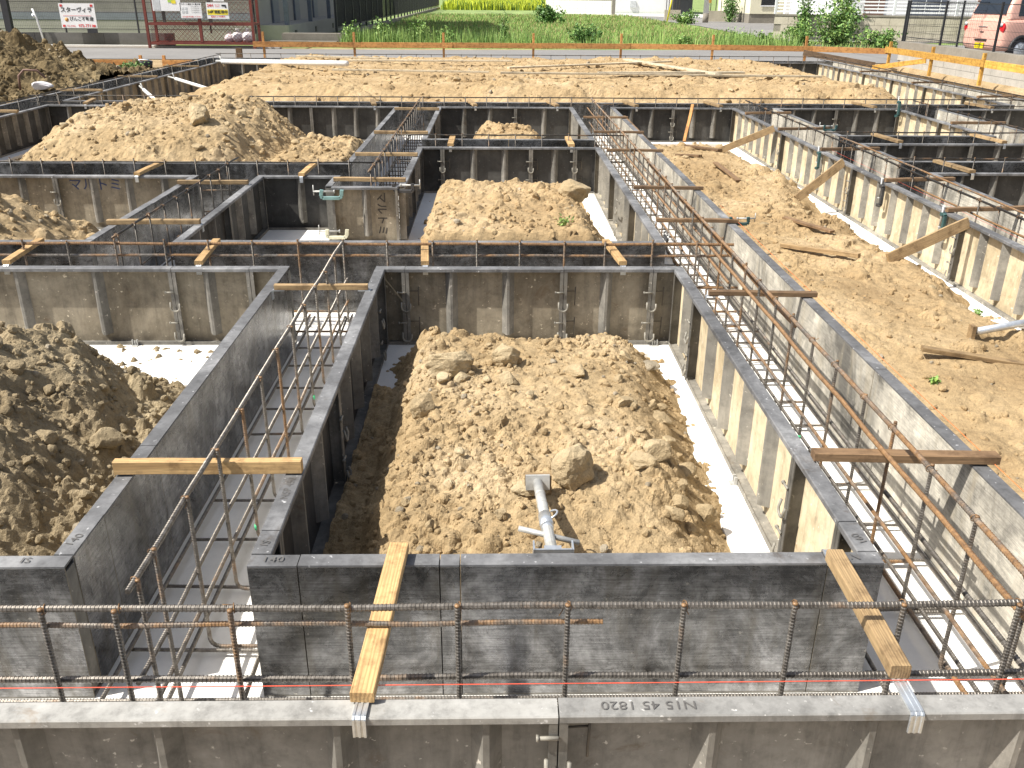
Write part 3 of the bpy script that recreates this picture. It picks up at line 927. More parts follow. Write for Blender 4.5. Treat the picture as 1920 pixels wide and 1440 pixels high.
# mound in the left box
def h_left(x, y):
    z = plateau(-3.6, -1.36, 1.7, 4.42, 0.52, 0.2, 0.72, 0.6, 0.8, 5.2, 0.10)(x, y)
    z = z * (1 - 0.35 * sstep(3.0, 2.2, y)) + 0.05 * fbm(x, y, 4, 4)
    return np.maximum(z, np.where(y < 3.95 + 0.3 * fbm(x, y, 2, 2), 0.012 + 0.05 * fbm(x, y, 2.5, 4), -0.045))
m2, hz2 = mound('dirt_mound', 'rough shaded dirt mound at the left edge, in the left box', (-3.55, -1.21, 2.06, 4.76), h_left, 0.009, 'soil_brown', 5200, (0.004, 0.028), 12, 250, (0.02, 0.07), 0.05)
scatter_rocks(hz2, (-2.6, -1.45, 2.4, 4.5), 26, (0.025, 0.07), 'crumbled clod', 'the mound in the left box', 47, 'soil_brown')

# mound in the second left room
m3, hz3 = mound('dirt_mound', 'small dirt mound at the left edge behind the first cross channel', (-5.9, -2.53, 5.43, 7.44), plateau(-6.5, -2.62, 5.2, 7.3, 0.56, 0.3, 1.05, 0.5, 0.8, 2.2, 0.12), 0.02, 'soil', 1700, (0.008, 0.045), 13, 500, (0.03, 0.09), 0.035, crumb=0.5)
scatter_rocks(hz3, (-3.9, -2.7, 5.7, 7.0), 12, (0.035, 0.085), 'angular clod', 'the small mound at left', 53)

# mound in the second box
m4, hz4 = mound('dirt_mound', 'smooth flat-topped dirt mound in the second box', (-0.70, 0.985, 5.46, 8.9), plateau(-0.60, 0.95, 5.35, 7.7, 0.50, 0.20, 0.40, 0.2, 0.55, 4.0, 0.06), 0.016, 'soil_sandy', 1500, (0.006, 0.03), 14, 350, (0.02, 0.07), 0.02, crumb=0.32)
big_rock(0.60, 6.75, hz4, 0.13, 'flat stone on the right shoulder of the second box mound', 61, None, 'rock', (1.3, 0.9, 0.7), 0.3)
scatter_rocks(hz4, (-0.45, 0.8, 5.7, 7.4), 9, (0.02, 0.05), 'clod', 'the second box mound', 59)

# broad mound left of centre
def h_broad(x, y):
    z = plateau(-5.6, -2.0, 8.2, 12.7, 0.66, 1.25, 1.1, 1.6, 1.0, 7.0, 0.16)(x, y)
    z2 = plateau(-2.8, -1.38, 8.2, 11.8, 0.28, 0.6, 0.25, 0.5, 1.0, 1.0, 0.1)(x, y)
    return np.maximum(z, z2)
m5, hz5 = mound('dirt_mound', 'broad rocky dirt mound left of centre behind the second cross channel', (-5.9, -1.36, 8.2, 12.42), h_broad, 0.018, 'soil', 2800, (0.008, 0.045), 15, 300, (0.03, 0.10), 0.045, crumb=0.45)
big_rock(-3.10, 9.75, hz5, 0.17, 'prominent stone casting a shadow on the broad mound', 67, None, 'rock', (0.9, 1.0, 1.0), 0.25)
scatter_rocks(hz5, (-5.0, -2.2, 8.5, 11.5), 36, (0.03, 0.085), 'stone', 'the broad rocky mound', 71)

# third box
m6, hz6 = mound('dirt_mound', 'low dirt heap just showing above the bars of the third box', (-0.70, 0.985, 9.64, 12.42), plateau(-0.45, 0.75, 10.1, 12.2, 0.37, 0.35, 0.35, 0.5, 0.6, 2.7, 0.1), 0.03, 'soil_sandy', 500, (0.01, 0.045), 16, 150, (0.03, 0.09), 0.03, crumb=0.3)

# sandy trench
def h_trench(x, y):
    edge = 3.12 + 0.30 * fbm(y * 0.9, y * 0.3 + 4, 1.0, 4) * 2
    z = 0.30 * sstep(1.50, 1.9, x) * (1 - sstep(edge - 0.55, edge, x + 0.12 * fbm(x, y, 3, 3)))
    z = z * (0.85 + 0.4 * fbm(x, y, 0.9, 3)) * (1 - 0.9 * sstep(10.9, 11.9, y))
    return z - 0.045
m7, hz7 = mound('dirt_mound', 'long sandy strip of dirt in the trench beside the cream wall', (1.625, 3.2, 0.6, 12.42), h_trench, 0.014, 'soil_sandy', 3600, (0.004, 0.022), 17, 250, (0.03, 0.09), 0.020, crumb=0.38)
scatter_rocks(hz7, (1.8, 2.95, 2.6, 11), 12, (0.025, 0.06), 'clod', 'the sandy trench', 73)

# long mound at the back
def h_back(x, y):
    z = plateau(-5.75, 7.05, 12.75, 22.2, 0.555, 1.6, 1.3, 1.6, 0.8, 9.0, 0.22)(x, y)
    return z + 0.06 * fbm(x, y, 0.7, 3) + 0.05 * np.exp(-((y - 14.6) / 0.5) ** 2) * (z > 0.2)
m8, hz8 = mound('dirt_mound', 'long flat-topped dirt mound across the back of the site', (-5.9, 7.25, 13.06, 21.2), h_back, 0.032, 'soil_sandy', 3000, (0.010, 0.05), 18, 300, (0.05, 0.12), 0.028, crumb=0.24)
scatter_rocks(hz8, (-5.0, 6.4, 13.4, 16), 22, (0.04, 0.11), 'stone', 'the long back mound', 79)

# dark pile outside the left wall
def h_pile(x, y):
    z = 1.0 * np.exp(-(((x + 9.4) / 2.1) ** 2 + ((y - 16.2) / 2.2) ** 2) ** 1.1) + 0.30
    return z + 0.16 * fbm(x, y, 1.6, 5)
m9, hz9 = mound('dirt_mound', 'tall dark clumpy dirt pile outside the left wall', (-13.6, -6.72, 11.6, 20.0), h_pile, 0.03, 'soil_dark', 2600, (0.02, 0.075), 19, 900, (0.05, 0.17), 0.12, lip=0.28, cut=0.33, crumb=0.75)

# room floors on the right (bare soil)
for k, (rc, lb) in enumerate((((3.83, 7.28, 3.3, 7.7), 'flat bare soil in the near right room'), ((3.83, 7.28, 8.4, 9.35), 'flat bare soil between the right cross channels'), ((3.83, 5.42, 10.0, 12.4), 'flat bare soil in the shaded far right room'))):
    mound('soil_bed', lb, rc, lambda x, y: 0.0 * x - 0.005 + 0.02 * fbm(x, y, 1, 3), 0.05, 'soil', 200, (0.01, 0.04), 30 + k, 60, (0.03, 0.1), 0.015, crumb=0.05)

# ==================================================================== REINFORCEMENT
def hook_path(x, y, z0, z1, dx, dy, L):
    """upright bar bent at its foot toward (dx,dy)"""
    r = 0.03
    p = [(x, y, z1), (x, y, z0 + r)]
    for a in (30, 60, 90):
        a = R(a)
        p.append((x + dx * r * (1 - math.cos(a)), y + dy * r * (1 - math.cos(a)), z0 + r - r * math.sin(a)))
    p.append((x + dx * L, y + dy * L, z0))
    return p

def cage(label, axis, c, a, b, ztop, stirrups, longs, floor, span, dup=0.011, mat='rebar_steel', ribbed=True, ties=True, foot=1):
    """axis 'y': cage runs along y with uprights at x=c. longs: (offset, z, d, mat, start, end). floor: offsets of bars on the blinding"""
    P3 = (lambda o, s, z: (c + o, s, z)) if axis == 'y' else (lambda o, s, z: (s, c + o, z))
    mid = P3(0, (a + b) / 2, 0)
    root = empty('rebar_cage', mid, label, 'rebar cage', 'rebar cages in the formwork channels')
    sides = 8 if ribbed else 6
    if not ribbed:
        mat = 'rebar_dark'
        longs = [(o, z, d, 'rebar_dark' if m == 'rebar_steel' else m, s_, e_) for o, z, d, m, s_, e_ in longs]
    for o, z, d, m, s, e in longs:
        mb = MB()
        n = 14
        pts = [P3(o + 0.0018 * math.sin(1.9 * i + o * 40), s + (e - s) * i / n, z + 0.0022 * math.sin(2.3 * i + z * 30)) for i in range(n + 1)]
        mb.tube(pts, d / 2, sides, pitch=d * 0.62 if ribbed else 0, rib=0.16)
        part('longitudinal_bar', mb, m, root)
    for o, d in floor:
        mb = MB(); mb.tube([P3(o, a, 0.045), P3(o, b, 0.045)], d / 2, sides, pitch=d * 0.7 if ribbed else 0, rib=0.15)
        part('floor_bar', mb, 'rebar_mixed' if random.random() < 0.4 else mat, root)
    tie = MB()
    for k, s in enumerate(stirrups):
        zt = ztop + random.uniform(-0.006, 0.008)
        dxy = (1, 0) if axis == 'y' else (0, 1)
        ln = random.uniform(-0.008, 0.008)
        x, y, _ = P3(ln * 0.5, s, 0)
        mb = MB(); mb.tube(hook_path(x, y, 0.03, zt, dxy[0] * foot, dxy[1] * foot, 0.16), dup / 2, sides, pitch=dup * 0.75 if ribbed else 0, rib=0.17)
        # rusty cut end
        mb.tube([(x, y, zt - 0.001), (x, y, zt + 0.004)], dup * 0.53, sides, mi=1)
        part('stirrup', mb, [random.choice([mat, 'rebar_worn', 'rebar_worn', 'rebar_mixed'] if ribbed and random.random() < 0.6 else [mat, mat, mat, 'rebar_worn' if ribbed else mat]), 'rebar_rust'], root)
        if floor:
            mb = MB()
            s2 = s + random.uniform(-0.02, 0.02)
            pa, pb = P3(span[0], s2, 0.028), P3(span[1], s2 + random.uniform(-0.015, 0.015), 0.028)
            mb.tube([pa, pb], dup * 0.48, sides, pitch=dup * 0.75 if ribbed else 0)
            part('floor_tie_bar', mb, random.choice([mat, mat, 'rebar_worn' if ribbed else mat]), root)
        if ties and longs:
            o, z, d, m, st, en = longs[0]
            if min(st, en) - 0.02 <= s <= max(st, en) + 0.02:
                q = P3(o, s, z)
                pts = []
                for i in range(9):
                    an = i / 8 * 2 * math.pi
                    if axis == 'y': pts.append((q[0] + math.cos(an) * d * 0.75, q[1] + 0.008 * math.sin(an * 0.5), q[2] + math.sin(an) * d * 0.75))
                    else: pts.append((q[0] + 0.008 * math.sin(an * 0.5), q[1] + math.cos(an) * d * 0.75, q[2] + math.sin(an) * d * 0.75))
                e = (q[0] + random.uniform(-0.02, 0.02), q[1] + random.uniform(-0.025, 0.0), q[2] + random.uniform(-0.03, 0.02))
                pts.append(e)
                tie.tube(pts, 0.0015, 4)
    if tie.v:
        t_ = part('tie_wire', tie, 'rebar_rust', root); t_['kind'] = 'stuff'
    return root

fx = [-1.86, -1.6, -1.33, -1.051, -0.879, -0.614, -0.344, -0.088, 0.169, 0.442, 0.703, 0.959, 1.235, 1.49, 1.75, 2.0]
cage('ribbed steel reinforcement cage crossing the foreground in the front channel', 'x', 1.69, -2.9, 3.0, 0.548, fx,
     [(0.013, 0.540, 0.0155, 'rebar_steel', -2.9, 3.0), (0.014, 0.492, 0.013, 'rebar_mixed', -2.9, 0.255), (0.013, 0.330, 0.0155, 'rebar_steel', -2.9, 3.0)],
     [(0.245, 0.013), (-0.13, 0.013)], (-0.15, 0.26), 0.0125, foot=1)
c1y = [1.80, 1.917, 2.178, 2.464, 2.754, 3.038, 3.305, 3.585, 3.872, 4.14, 4.40, 4.66]
cage('reinforcement cage in the left front channel with one high bar', 'y', -0.862, 1.72, 5.15, 0.552, c1y,
     [(-0.013, 0.545, 0.0145, 'rebar_steel', 1.76, 5.0), (-0.012, 0.30, 0.0125, 'rebar_steel', 1.72, 5.1), (-0.014, 0.17, 0.0125, 'rebar_worn', 1.72, 5.1)],
     [(-0.235, 0.0125), (-0.05, 0.0125), (0.16, 0.0125)], (-0.25, 0.17), 0.0115)
c4y = [1.78, 2.046, 2.32, 2.60, 2.843, 3.141, 3.407] + [3.407 + 0.268 * k for k in range(1, 34)]
cage('long rusty reinforcement cage in the right channel', 'y', 1.312, 1.6, 12.6, 0.568, c4y,
     [(-0.006, 0.556, 0.0155, 'rebar_mixed', 1.6, 12.6), (-0.045, 0.497, 0.0155, 'rebar_rust', 1.62, 5.3), (0.038, 0.488, 0.0135, 'rebar_rust', 3.75, 8.0), (0.032, 0.512, 0.0135, 'rebar_rust', 4.30, 8.6), (0.025, 0.30, 0.0145, 'rebar_steel', 1.6, 12.6), (-0.02, 0.24, 0.0125, 'rebar_mixed', 1.6, 12.6), (-0.05, 0.43, 0.0135, 'rebar_rust', 4.6, 12.6), (0.045, 0.40, 0.0125, 'rebar_mixed', 2.3, 12.6)],
     [(-0.20, 0.0125), (0.02, 0.0145), (0.06, 0.0125), (0.20, 0.0125)], (-0.22, 0.22), 0.0115)
cage('brown reinforcement cage across the middle in the first cross channel', 'x', 5.07, -4.4, 1.55, 0.535,
     [-2.95, -2.72, -2.464, -2.19, -1.909, -1.656, -1.404, -1.141, -0.88, -0.626, -0.362, -0.105, 0.145, 0.406, 0.643, 0.921, 1.18],
     [(0.013, 0.515, 0.0165, 'rebar_rust', -4.4, 1.40), (0.013, 0.446, 0.015, 'rebar_mixed', -4.4, 1.40), (0.013, 0.25, 0.0145, 'rebar_rust', -4.4, 1.45)],
     [(-0.18, 0.0125), (0.18, 0.0125)], (-0.2, 0.2), 0.0115)
cage('reinforcement cage in the short left channel', 'y', -2.20, 5.1, 7.9, 0.55, [5.15 + 0.262 * k for k in range(10)],
     [(-0.012, 0.545, 0.015, 'rebar_steel', 5.1, 7.85), (-0.012, 0.28, 0.0125, 'rebar_steel', 5.1, 7.9)], [(-0.18, 0.012), (0.18, 0.012)], (-0.2, 0.2), 0.0115, ribbed=False)
cage('reinforcement cage on the left in the second cross channel', 'x', 7.80, -6.2, -0.95, 0.535, [-5.97 + 0.262 * k for k in range(20)],
     [(0.012, 0.51, 0.015, 'rebar_steel', -6.2, -0.98), (0.012, 0.27, 0.0125, 'rebar_steel', -6.2, -0.98)], [(0.18, 0.012)], (-0.2, 0.2), 0.012, ribbed=False)
cage('tall reinforcement cage in the middle far channel', 'y', -0.995, 7.2, 12.7, 0.55, [7.25 + 0.255 * k for k in range(21)],
     [(-0.012, 0.545, 0.015, 'rebar_mixed', 7.2, 12.6), (-0.012, 0.28, 0.0125, 'rebar_steel', 7.2, 12.6), (0.06, 0.42, 0.0125, 'rebar_steel', 7.2, 12.6)], [(-0.18, 0.012), (0.18, 0.012)], (-0.2, 0.2), 0.0115, ribbed=False)
cage('reinforcement cage behind the second box', 'x', 9.28, -0.98, 1.5, 0.545, [-0.6 + 0.27 * k for k in range(7)],
     [(0.012, 0.535, 0.015, 'rebar_steel', -0.98, 1.36), (0.012, 0.27, 0.0125, 'rebar_steel', -0.98, 1.36)], [(0.18, 0.012)], (-0.2, 0.2), 0.0115, ribbed=False)
cage('very long reinforcement cage in the third cross channel', 'x', 12.72, -6.3, 7.7, 0.555, [-6.2 + 0.29 * k for k in range(48)],
     [(0.012, 0.545, 0.016, 'rebar_steel', -6.3, 7.6), (0.012, 0.46, 0.0125, 'rebar_steel', -6.3, 7.6)], [], (-0.2, 0.2), 0.0135, ribbed=False, ties=False)
cage('reinforcement cage behind the sunlit cream row', 'y', 3.40, 3.3, 12.7, 0.56, [3.5 + 0.268 * k for k in range(34)],
     [(-0.012, 0.55, 0.016, 'rebar_steel', 3.3, 12.5), (0.10, 0.545, 0.015, 'rebar_mixed', 3.3, 9.2), (0.0, 0.44, 0.015, 'rebar_rust', 3.3, 7.2), (-0.012, 0.28, 0.0135, 'rebar_steel', 3.3, 12.5)], [(-0.1, 0.012), (0.2, 0.012)], (-0.12, 0.24), 0.012, ribbed=False)
cage('reinforcement cage in the farther right cross channel', 'x', 9.55, 3.5, 7.6, 0.55, [3.7 + 0.27 * k for k in range(14)],
     [(0.012, 0.54, 0.015, 'rebar_steel', 3.45, 7.6), (0.012, 0.3, 0.0125, 'rebar_steel', 3.45, 7.6)], [], (-0.2, 0.2), 0.012, ribbed=False)
cage('reinforcement cage in the nearer right cross channel', 'x', 7.93, 3.5, 7.6, 0.55, [3.7 + 0.27 * k for k in range(14)],
     [(0.012, 0.54, 0.015, 'rebar_steel', 3.45, 7.6), (0.012, 0.3, 0.0125, 'rebar_steel', 3.45, 7.6)], [], (-0.2, 0.2), 0.012, ribbed=False)
cage('reinforcement cage at the right edge in the short far channel', 'y', 5.72, 9.6, 12.7, 0.55, [9.7 + 0.27 * k for k in range(11)],
     [(0.0, 0.545, 0.015, 'rebar_steel', 9.5, 12.6), (0, 0.3, 0.0125, 'rebar_steel', 9.5, 12.6)], [], (-0.2, 0.2), 0.012, ribbed=False)
cage('reinforcement cage in the outer left wall', 'y', -6.22, 5.0, 21.7, 0.545, [5.1 + 0.55 * k for k in range(31)],
     [(0.0, 0.54, 0.016, 'rebar_steel', 5.0, 21.6), (0.0, 0.4, 0.014, 'rebar_steel', 5.0, 21.6)], [], (-0.2, 0.2), 0.0135, ribbed=False, ties=False)
cage('reinforcement cage in the outer right wall', 'y', 7.58, 3.5, 21.7, 0.555, [3.6 + 0.45 * k for k in range(41)],
     [(0.0, 0.548, 0.016, 'rebar_steel', 3.5, 21.6), (-0.1, 0.5, 0.014, 'rebar_steel', 3.5, 21.6)], [], (-0.2, 0.2), 0.0135, ribbed=False, ties=False)
cage('reinforcement cage in the farthest channel beside the road', 'x', 21.55, -6.3, 7.7, 0.57, [-6.2 + 0.34 * k for k in range(41)],
     [(0.0, 0.56, 0.016, 'rebar_steel', -6.3, 7.6)], [], (-0.2, 0.2), 0.014, ribbed=False, ties=False)
# green tape marks on a few stirrups
for k, (x, y, z) in enumerate(((-0.862, 2.754, 0.075), (-0.862, 3.872, 0.08), (1.312, 3.407, 0.10))):
    mb = MB(); mb.tube([(x, y, z), (x, y, z + 0.02)], 0.0068, 8)
    single('marking_tape', mb, 'tape_green', ['green tape mark on the lower end of a near left channel stirrup', 'green tape mark on a stirrup farther along the left channel', 'green tape mark on a stirrup in the right channel'][k], 'tape')
# red string lines
def string(p, q, label, mat='string_red', r=0.0012):
    mb = MB(); n = 12
    mb.tube([tuple(np.array(p) + (np.array(q) - np.array(p)) * i / n - np.array([0, 0, 0.004 * math.sin(math.pi * i / n)])) for i in range(n + 1)], r, 5)
    single('string_line', mb, mat, label, 'string')
string((-2.4, 1.535, 0.458), (3.0, 1.535, 0.470), 'taut red string line along the nearest form panels')
string((1.628, 1.9, 0.462), (1.628, 6.4, 0.462), 'taut orange string line along the outer edge of the right channel', 'string_orange')
string((3.31, 3.5, 0.463), (3.31, 9.0, 0.463), 'thin red string line inside the cream row channel', r=0.0007)
# ==================================================================== TIMBER SPACERS, CLIPS, CLAMPS
def board(parent, name, p, q, wd, th, mat, up=(0, 0, 1), lab=None):
    """board as its own local-x-aligned mesh so the grain follows its length"""
    p = Vector(p); q = Vector(q); d = q - p; L = d.length
    mb = MB()
    a, c, e = wd / 2, th / 2, min(wd, th) * 0.07
    n = max(3, int(L / 0.12))
    jit = [(random.uniform(-1, 1) * 0.0012, random.uniform(-1, 1) * 0.0012) for _ in range(n + 1)]
    prof = [(-a + e, -c), (a - e, -c), (a, -c + e), (a, c - e), (a - e, c), (-a + e, c), (-a, c - e), (-a, -c + e)]
    vs = []
    for i in range(n + 1):
        vs += [(L * i / n, y + jit[i][0], z + jit[i][1]) for y, z in prof]
    fs = [(8 * i + k, 8 * i + (k + 1) % 8, 8 * i + 8 + (k + 1) % 8, 8 * i + 8 + k) for i in range(n) for k in range(8)]
    fs = [f[::-1] for f in fs] + [tuple(range(8)), tuple(range(8 * n + 7, 8 * n - 1, -1))]
    mb.add(vs, fs)
    o = bpy.data.objects.new(name, mb.mesh(name, [mat]))
    COL.objects.link(o)
    x = d.normalized(); z = Vector(up); y = z.cross(x)
    if y.length < 1e-3: y = Vector((0, 1, 0))
    y.normalize(); z = x.cross(y)
    M = Matrix((x, y, z)).transposed().to_4x4()
    M.translation = p - (Vector(parent.location) if parent else Vector((0, 0, 0)))
    o.matrix_basis = M
    if parent: o.parent = parent
    return o

def clip(parent, end, d, near=True, reach=0.012):
    """galvanised strap from under the board end over the form flange and down; d = horizontal unit vector away from the board"""
    e = Vector(end); d = Vector(d); sd = d.cross(Vector((0, 0, 1)))
    path = [(-0.05, H + 0.0045), (0.0, H + 0.0045), (reach - 0.006, H + 0.006), (reach, H + 0.001), (reach + 0.001, H - 0.012), (reach + 0.001, H - 0.045)]
    mb = MB()
    def strip(off, wd, th, dz=0.0):
        for i in range(len(path) - 1):
            a = e + d * path[i][0] + sd * off; a.z = path[i][1] + dz
            b = e + d * path[i + 1][0] + sd * off; b.z = path[i + 1][1] + dz
            mb.beam(a, b, wd, th, up=(0, 0, 1) if i < 3 else tuple(d))
    strip(0, 0.028, 0.0022)
    if near:
        for o_ in (-0.012, 0.0, 0.012): strip(o_, 0.005, 0.006)
    part('clip', mb, 'galv', parent)

def spacer(p, q, label, mat='pine', wd=0.042, th=0.028, clips=(1, 1), near=False, z=None, reach=(0.012, 0.012)):
    zc = H + 0.006 + th / 2 if z is None else z
    p = (p[0], p[1], zc + random.uniform(0, 0.002)); q = (q[0], q[1], zc + random.uniform(0, 0.002))
    mid = ((p[0] + q[0]) / 2, (p[1] + q[1]) / 2, H)
    root = empty('timber_spacer', mid, label, 'timber spacer', 'timber spacers across the channels')
    board(root, 'board', p, q, wd, th, mat)
    d = (Vector(q) - Vector(p)); d.z = 0; d.normalize()
    if clips[0]: clip(root, Vector(p), -d, near, reach[0])
    if clips[1]: clip(root, Vector(q), d, near, reach[1])
    return root

spacer((-0.286, 1.485), (-0.262, 2.055), 'honey-coloured timber spacer left of centre in the front channel', 'pine', 0.052, 0.026, (1, 0), True, reach=(0.044, 0))
spacer((0.903, 1.545), (0.915, 2.0), 'weathered tan timber spacer at the right of the front channel', 'tan_wood', 0.045, 0.036, (1, 1), True, reach=(0.105, 0.055))
spacer((-1.200, 2.492), (-0.612, 2.495), 'pale pine spacer with dark grain across the near left channel', 'pine', 0.030, 0.045, (0, 0), True)
spacer((-1.128, 4.398), (-0.652, 4.400), 'thin timber spacer across the far end of the left front channel', 'tan_wood', 0.03, 0.028, (1, 1), True)
spacer((1.045, 2.572), (1.645, 2.545), 'wide brown timber spacer across the near right channel', 'old_wood', 0.045, 0.03, (0, 0), True)
c4s = [(4.31, 'second'), (5.90, 'third'), (6.99, 'fourth'), (8.80, 'fifth'), (10.03, 'sixth'), (11.3, 'seventh')]
for y, od in c4s:
    spacer((1.085, y), (1.63, y - 0.02), od + ' timber spacer from the viewer across the right channel', 'old_wood', 0.035, 0.024, (1, 0))
for x, lb in ((-2.72, 'timber spacer at the left edge of the first cross channel'), (-1.66, 'bright timber spacer on the first cross channel left of the left channel'), (-0.40, 'short timber spacer on the first cross channel above the middle box'), (0.71, 'timber spacer on the first cross channel near the right channel')):
    spacer((x + 0.01, 4.845), (x - 0.03, 5.34), lb, 'pine', 0.045, 0.024, (1, 0), True)
spacer((-2.53, 5.80), (-1.93, 5.805), 'timber spacer nearest the viewer on the short left channel', 'tan_wood', 0.04, 0.03, (0, 1), True)
spacer((-2.50, 7.12), (-1.95, 7.13), 'timber spacer at the far end of the short left channel', 'tan_wood', 0.04, 0.03, (0, 1))
for x, lb in ((-4.4, 'timber spacer at the far left of the second cross channel'), (-2.95, 'timber spacer above the blue writing on the second cross channel'), (-1.60, 'timber spacer above the shaded recess on the second cross channel')):
    spacer((x, 7.47), (x + 0.015, 8.02), lb, 'pine', 0.05, 0.026, (1, 0))
for y, od in ((7.28, 'nearest'), (8.50, 'second'), (9.91, 'third'), (12.05, 'farthest')):
    spacer((-1.30, y), (-0.72, y - 0.02), od + ' timber spacer on the middle far channel', 'tan_wood', 0.045, 0.03, (1, 0))
for x, lb in ((-0.44, 'left one of two timber spacers behind the second box'), (0.765, 'right one of two timber spacers behind the second box')):
    spacer((x, 9.06), (x, 9.58), lb, 'pine', 0.06, 0.028, (1, 0))
for k, x in enumerate((-5.5, -3.8, -1.66, -0.31, 0.79, 1.86, 3.0, 5.1, 6.7)):
    spacer((x + 0.05, 12.46), (x - 0.05, 13.0), ORD[k] + ' timber spacer from the left on the third cross channel', 'tan_wood', 0.06, 0.03, (1, 0))
for k, y in enumerate((4.6, 6.22, 7.31, 8.88, 10.31, 11.75)):
    spacer((3.20, y), (3.80, y + 0.06), ORD[k] + ' timber spacer from the viewer on the cream row channel', 'old_wood', 0.04, 0.028, (0, 1))
for x, y0, lb in ((4.17, 9.38, 'left timber spacer on the farther right cross channel'), (5.26, 9.38, 'right timber spacer on the farther right cross channel'), (4.09, 7.70, 'timber spacer on the nearer right cross channel')):
    spacer((x + 0.03, y0), (x - 0.04, y0 + 0.55), lb, 'tan_wood', 0.06, 0.028, (1, 0))
spacer((5.45, 10.9), (6.1, 10.9), 'timber spacer on the short channel at the right edge', 'old_wood', 0.05, 0.03, (1, 0))
for k, y in enumerate((11.6, 14.2, 16.6, 19.0)):
    spacer((-6.6, y), (-5.92, y), ORD[k] + ' timber spacer from the viewer on the outer left wall', 'tan_wood', 0.05, 0.03, (0, 0))
for k, y in enumerate((13.9, 16.2, 18.6)):
    spacer((7.27, y), (7.92, y + 0.1), ORD[k] + ' timber spacer from the viewer on the outer right wall', 'old_wood', 0.05, 0.03, (0, 0))

# hook clamps at panel joints: a U hook over both end rails, a pin through them and a hanging rod
def u_path(w_, d, r=0.012):
    pts = [(-w_, -0.0, 0.03)]
    for i in range(9):
        a = math.pi + math.pi * i / 8
        pts.append((w_ * math.cos(a), -0.006, 0.0 + w_ * 0.9 * math.sin(a)))
    pts.append((w_, -0.0, 0.022))
    return pts
hk = MB(); hk.tube(u_path(0.025, 0.03), 0.0052, 8)
hk_me = hk.mesh('hook', ['hook_steel'])
pn = MB(); pn.tube([(-0.045, 0, 0.085), (0.0, 0, 0.085)], 0.0050, 6); pn.tube([(-0.048, 0, 0.085), (-0.042, 0, 0.085)], 0.008, 6)
pn_me = pn.mesh('pin', ['hook_steel'])
rd_ = MB(); rd_.tube([(0.07, 0.030, 0.11), (0.068, 0.032, 0.0)], 0.0034, 6); rd_.tube([(0.0, 0.030, 0.085), (0.07, 0.034, 0.085)], 0.003, 5)
rd_me = rd_.mesh('rod', ['rod_dark'])
def hook_clamp(x, y, z, label, rz=0.0, rod=True):
    """front of the end rails at (x,y); rz turns the clamp to the side the ribs face"""
    o = empty('hook_clamp', (x, y, z), label, 'form clamp', 'hook clamps on panel joints', rz)
    a = link('hook', hk_me, o); a.location = (0, -0.006, 0)
    link('pin', pn_me, o)
    if rod: link('rod', rd_me, o)
    return o
def joint_clamps(axis, face, side, s, wall, rod=True, zs=(0.23, 0.05)):
    for z, up in zip(zs, ('upper', 'lower')):
        lab = '%s hook clamp at %s' % (up, wall)
        if axis == 'x': hook_clamp(s, face + side * (T + 0.004), z, lab, 0 if side < 0 else math.pi, rod)
        else: hook_clamp(face + side * (T + 0.004), s, z, lab, -math.pi / 2 if side < 0 else math.pi / 2, rod)
joint_clamps('x', 4.845, -1, 0.385, 'the middle joint in the back wall of the middle box')
joint_clamps('x', 4.845, -1, 0.885, 'the right joint in the back wall of the middle box')
joint_clamps('x', 4.845, -1, -0.50, 'the left joint in the back wall of the middle box')
joint_clamps('x', 4.845, -1, -1.79, 'the joint in the back wall of the left box', False)
joint_clamps('x', 9.08, -1, 0.36, 'the middle joint in the back wall of the second box')
joint_clamps('x', 9.08, -1, 0.80, 'the right joint in the back wall of the second box')
joint_clamps('x', 9.08, -1, -0.52, 'the left joint in the back wall of the second box')
joint_clamps('x', 12.5, -1, 0.28, 'the joint below the far dark writing')
joint_clamps('x', 12.5, -1, 2.41, 'the joint in the wall closing the sandy trench')
joint_clamps('x', 12.5, -1, 4.63, 'the joint in the far wall right of the cream row')
joint_clamps('x', 7.54, -1, -3.64, 'the joint left of the blue writing', False)
joint_clamps('x', 1.5, -1, 0.135, 'the joint in the nearest row of panels', True, (0.31, 0.08))
joint_clamps('y', 1.055, -1, 2.20, 'the near corner piece of the cream box side')
joint_clamps('y', 1.055, -1, 2.62, 'the second joint of the cream box side', False)
joint_clamps('y', 1.055, -1, 4.28, 'the far joint of the cream box side', False)
joint_clamps('y', 1.055, -1, 7.20, 'the joint on the right side of the second box', False)
for y, lb in ((6.02, 'nearest'), (8.05, 'second'), (10.2, 'third')):
    joint_clamps('y', 3.26, -1, y, 'the %s dark joint of the sunlit cream row' % lb, False)
joint_clamps('y', -0.665, 1, 3.2, 'the joint on the shaded left side of the middle box', False)
joint_clamps('y', -0.665, 1, 4.5, 'the far end of the shaded left side of the middle box', False)

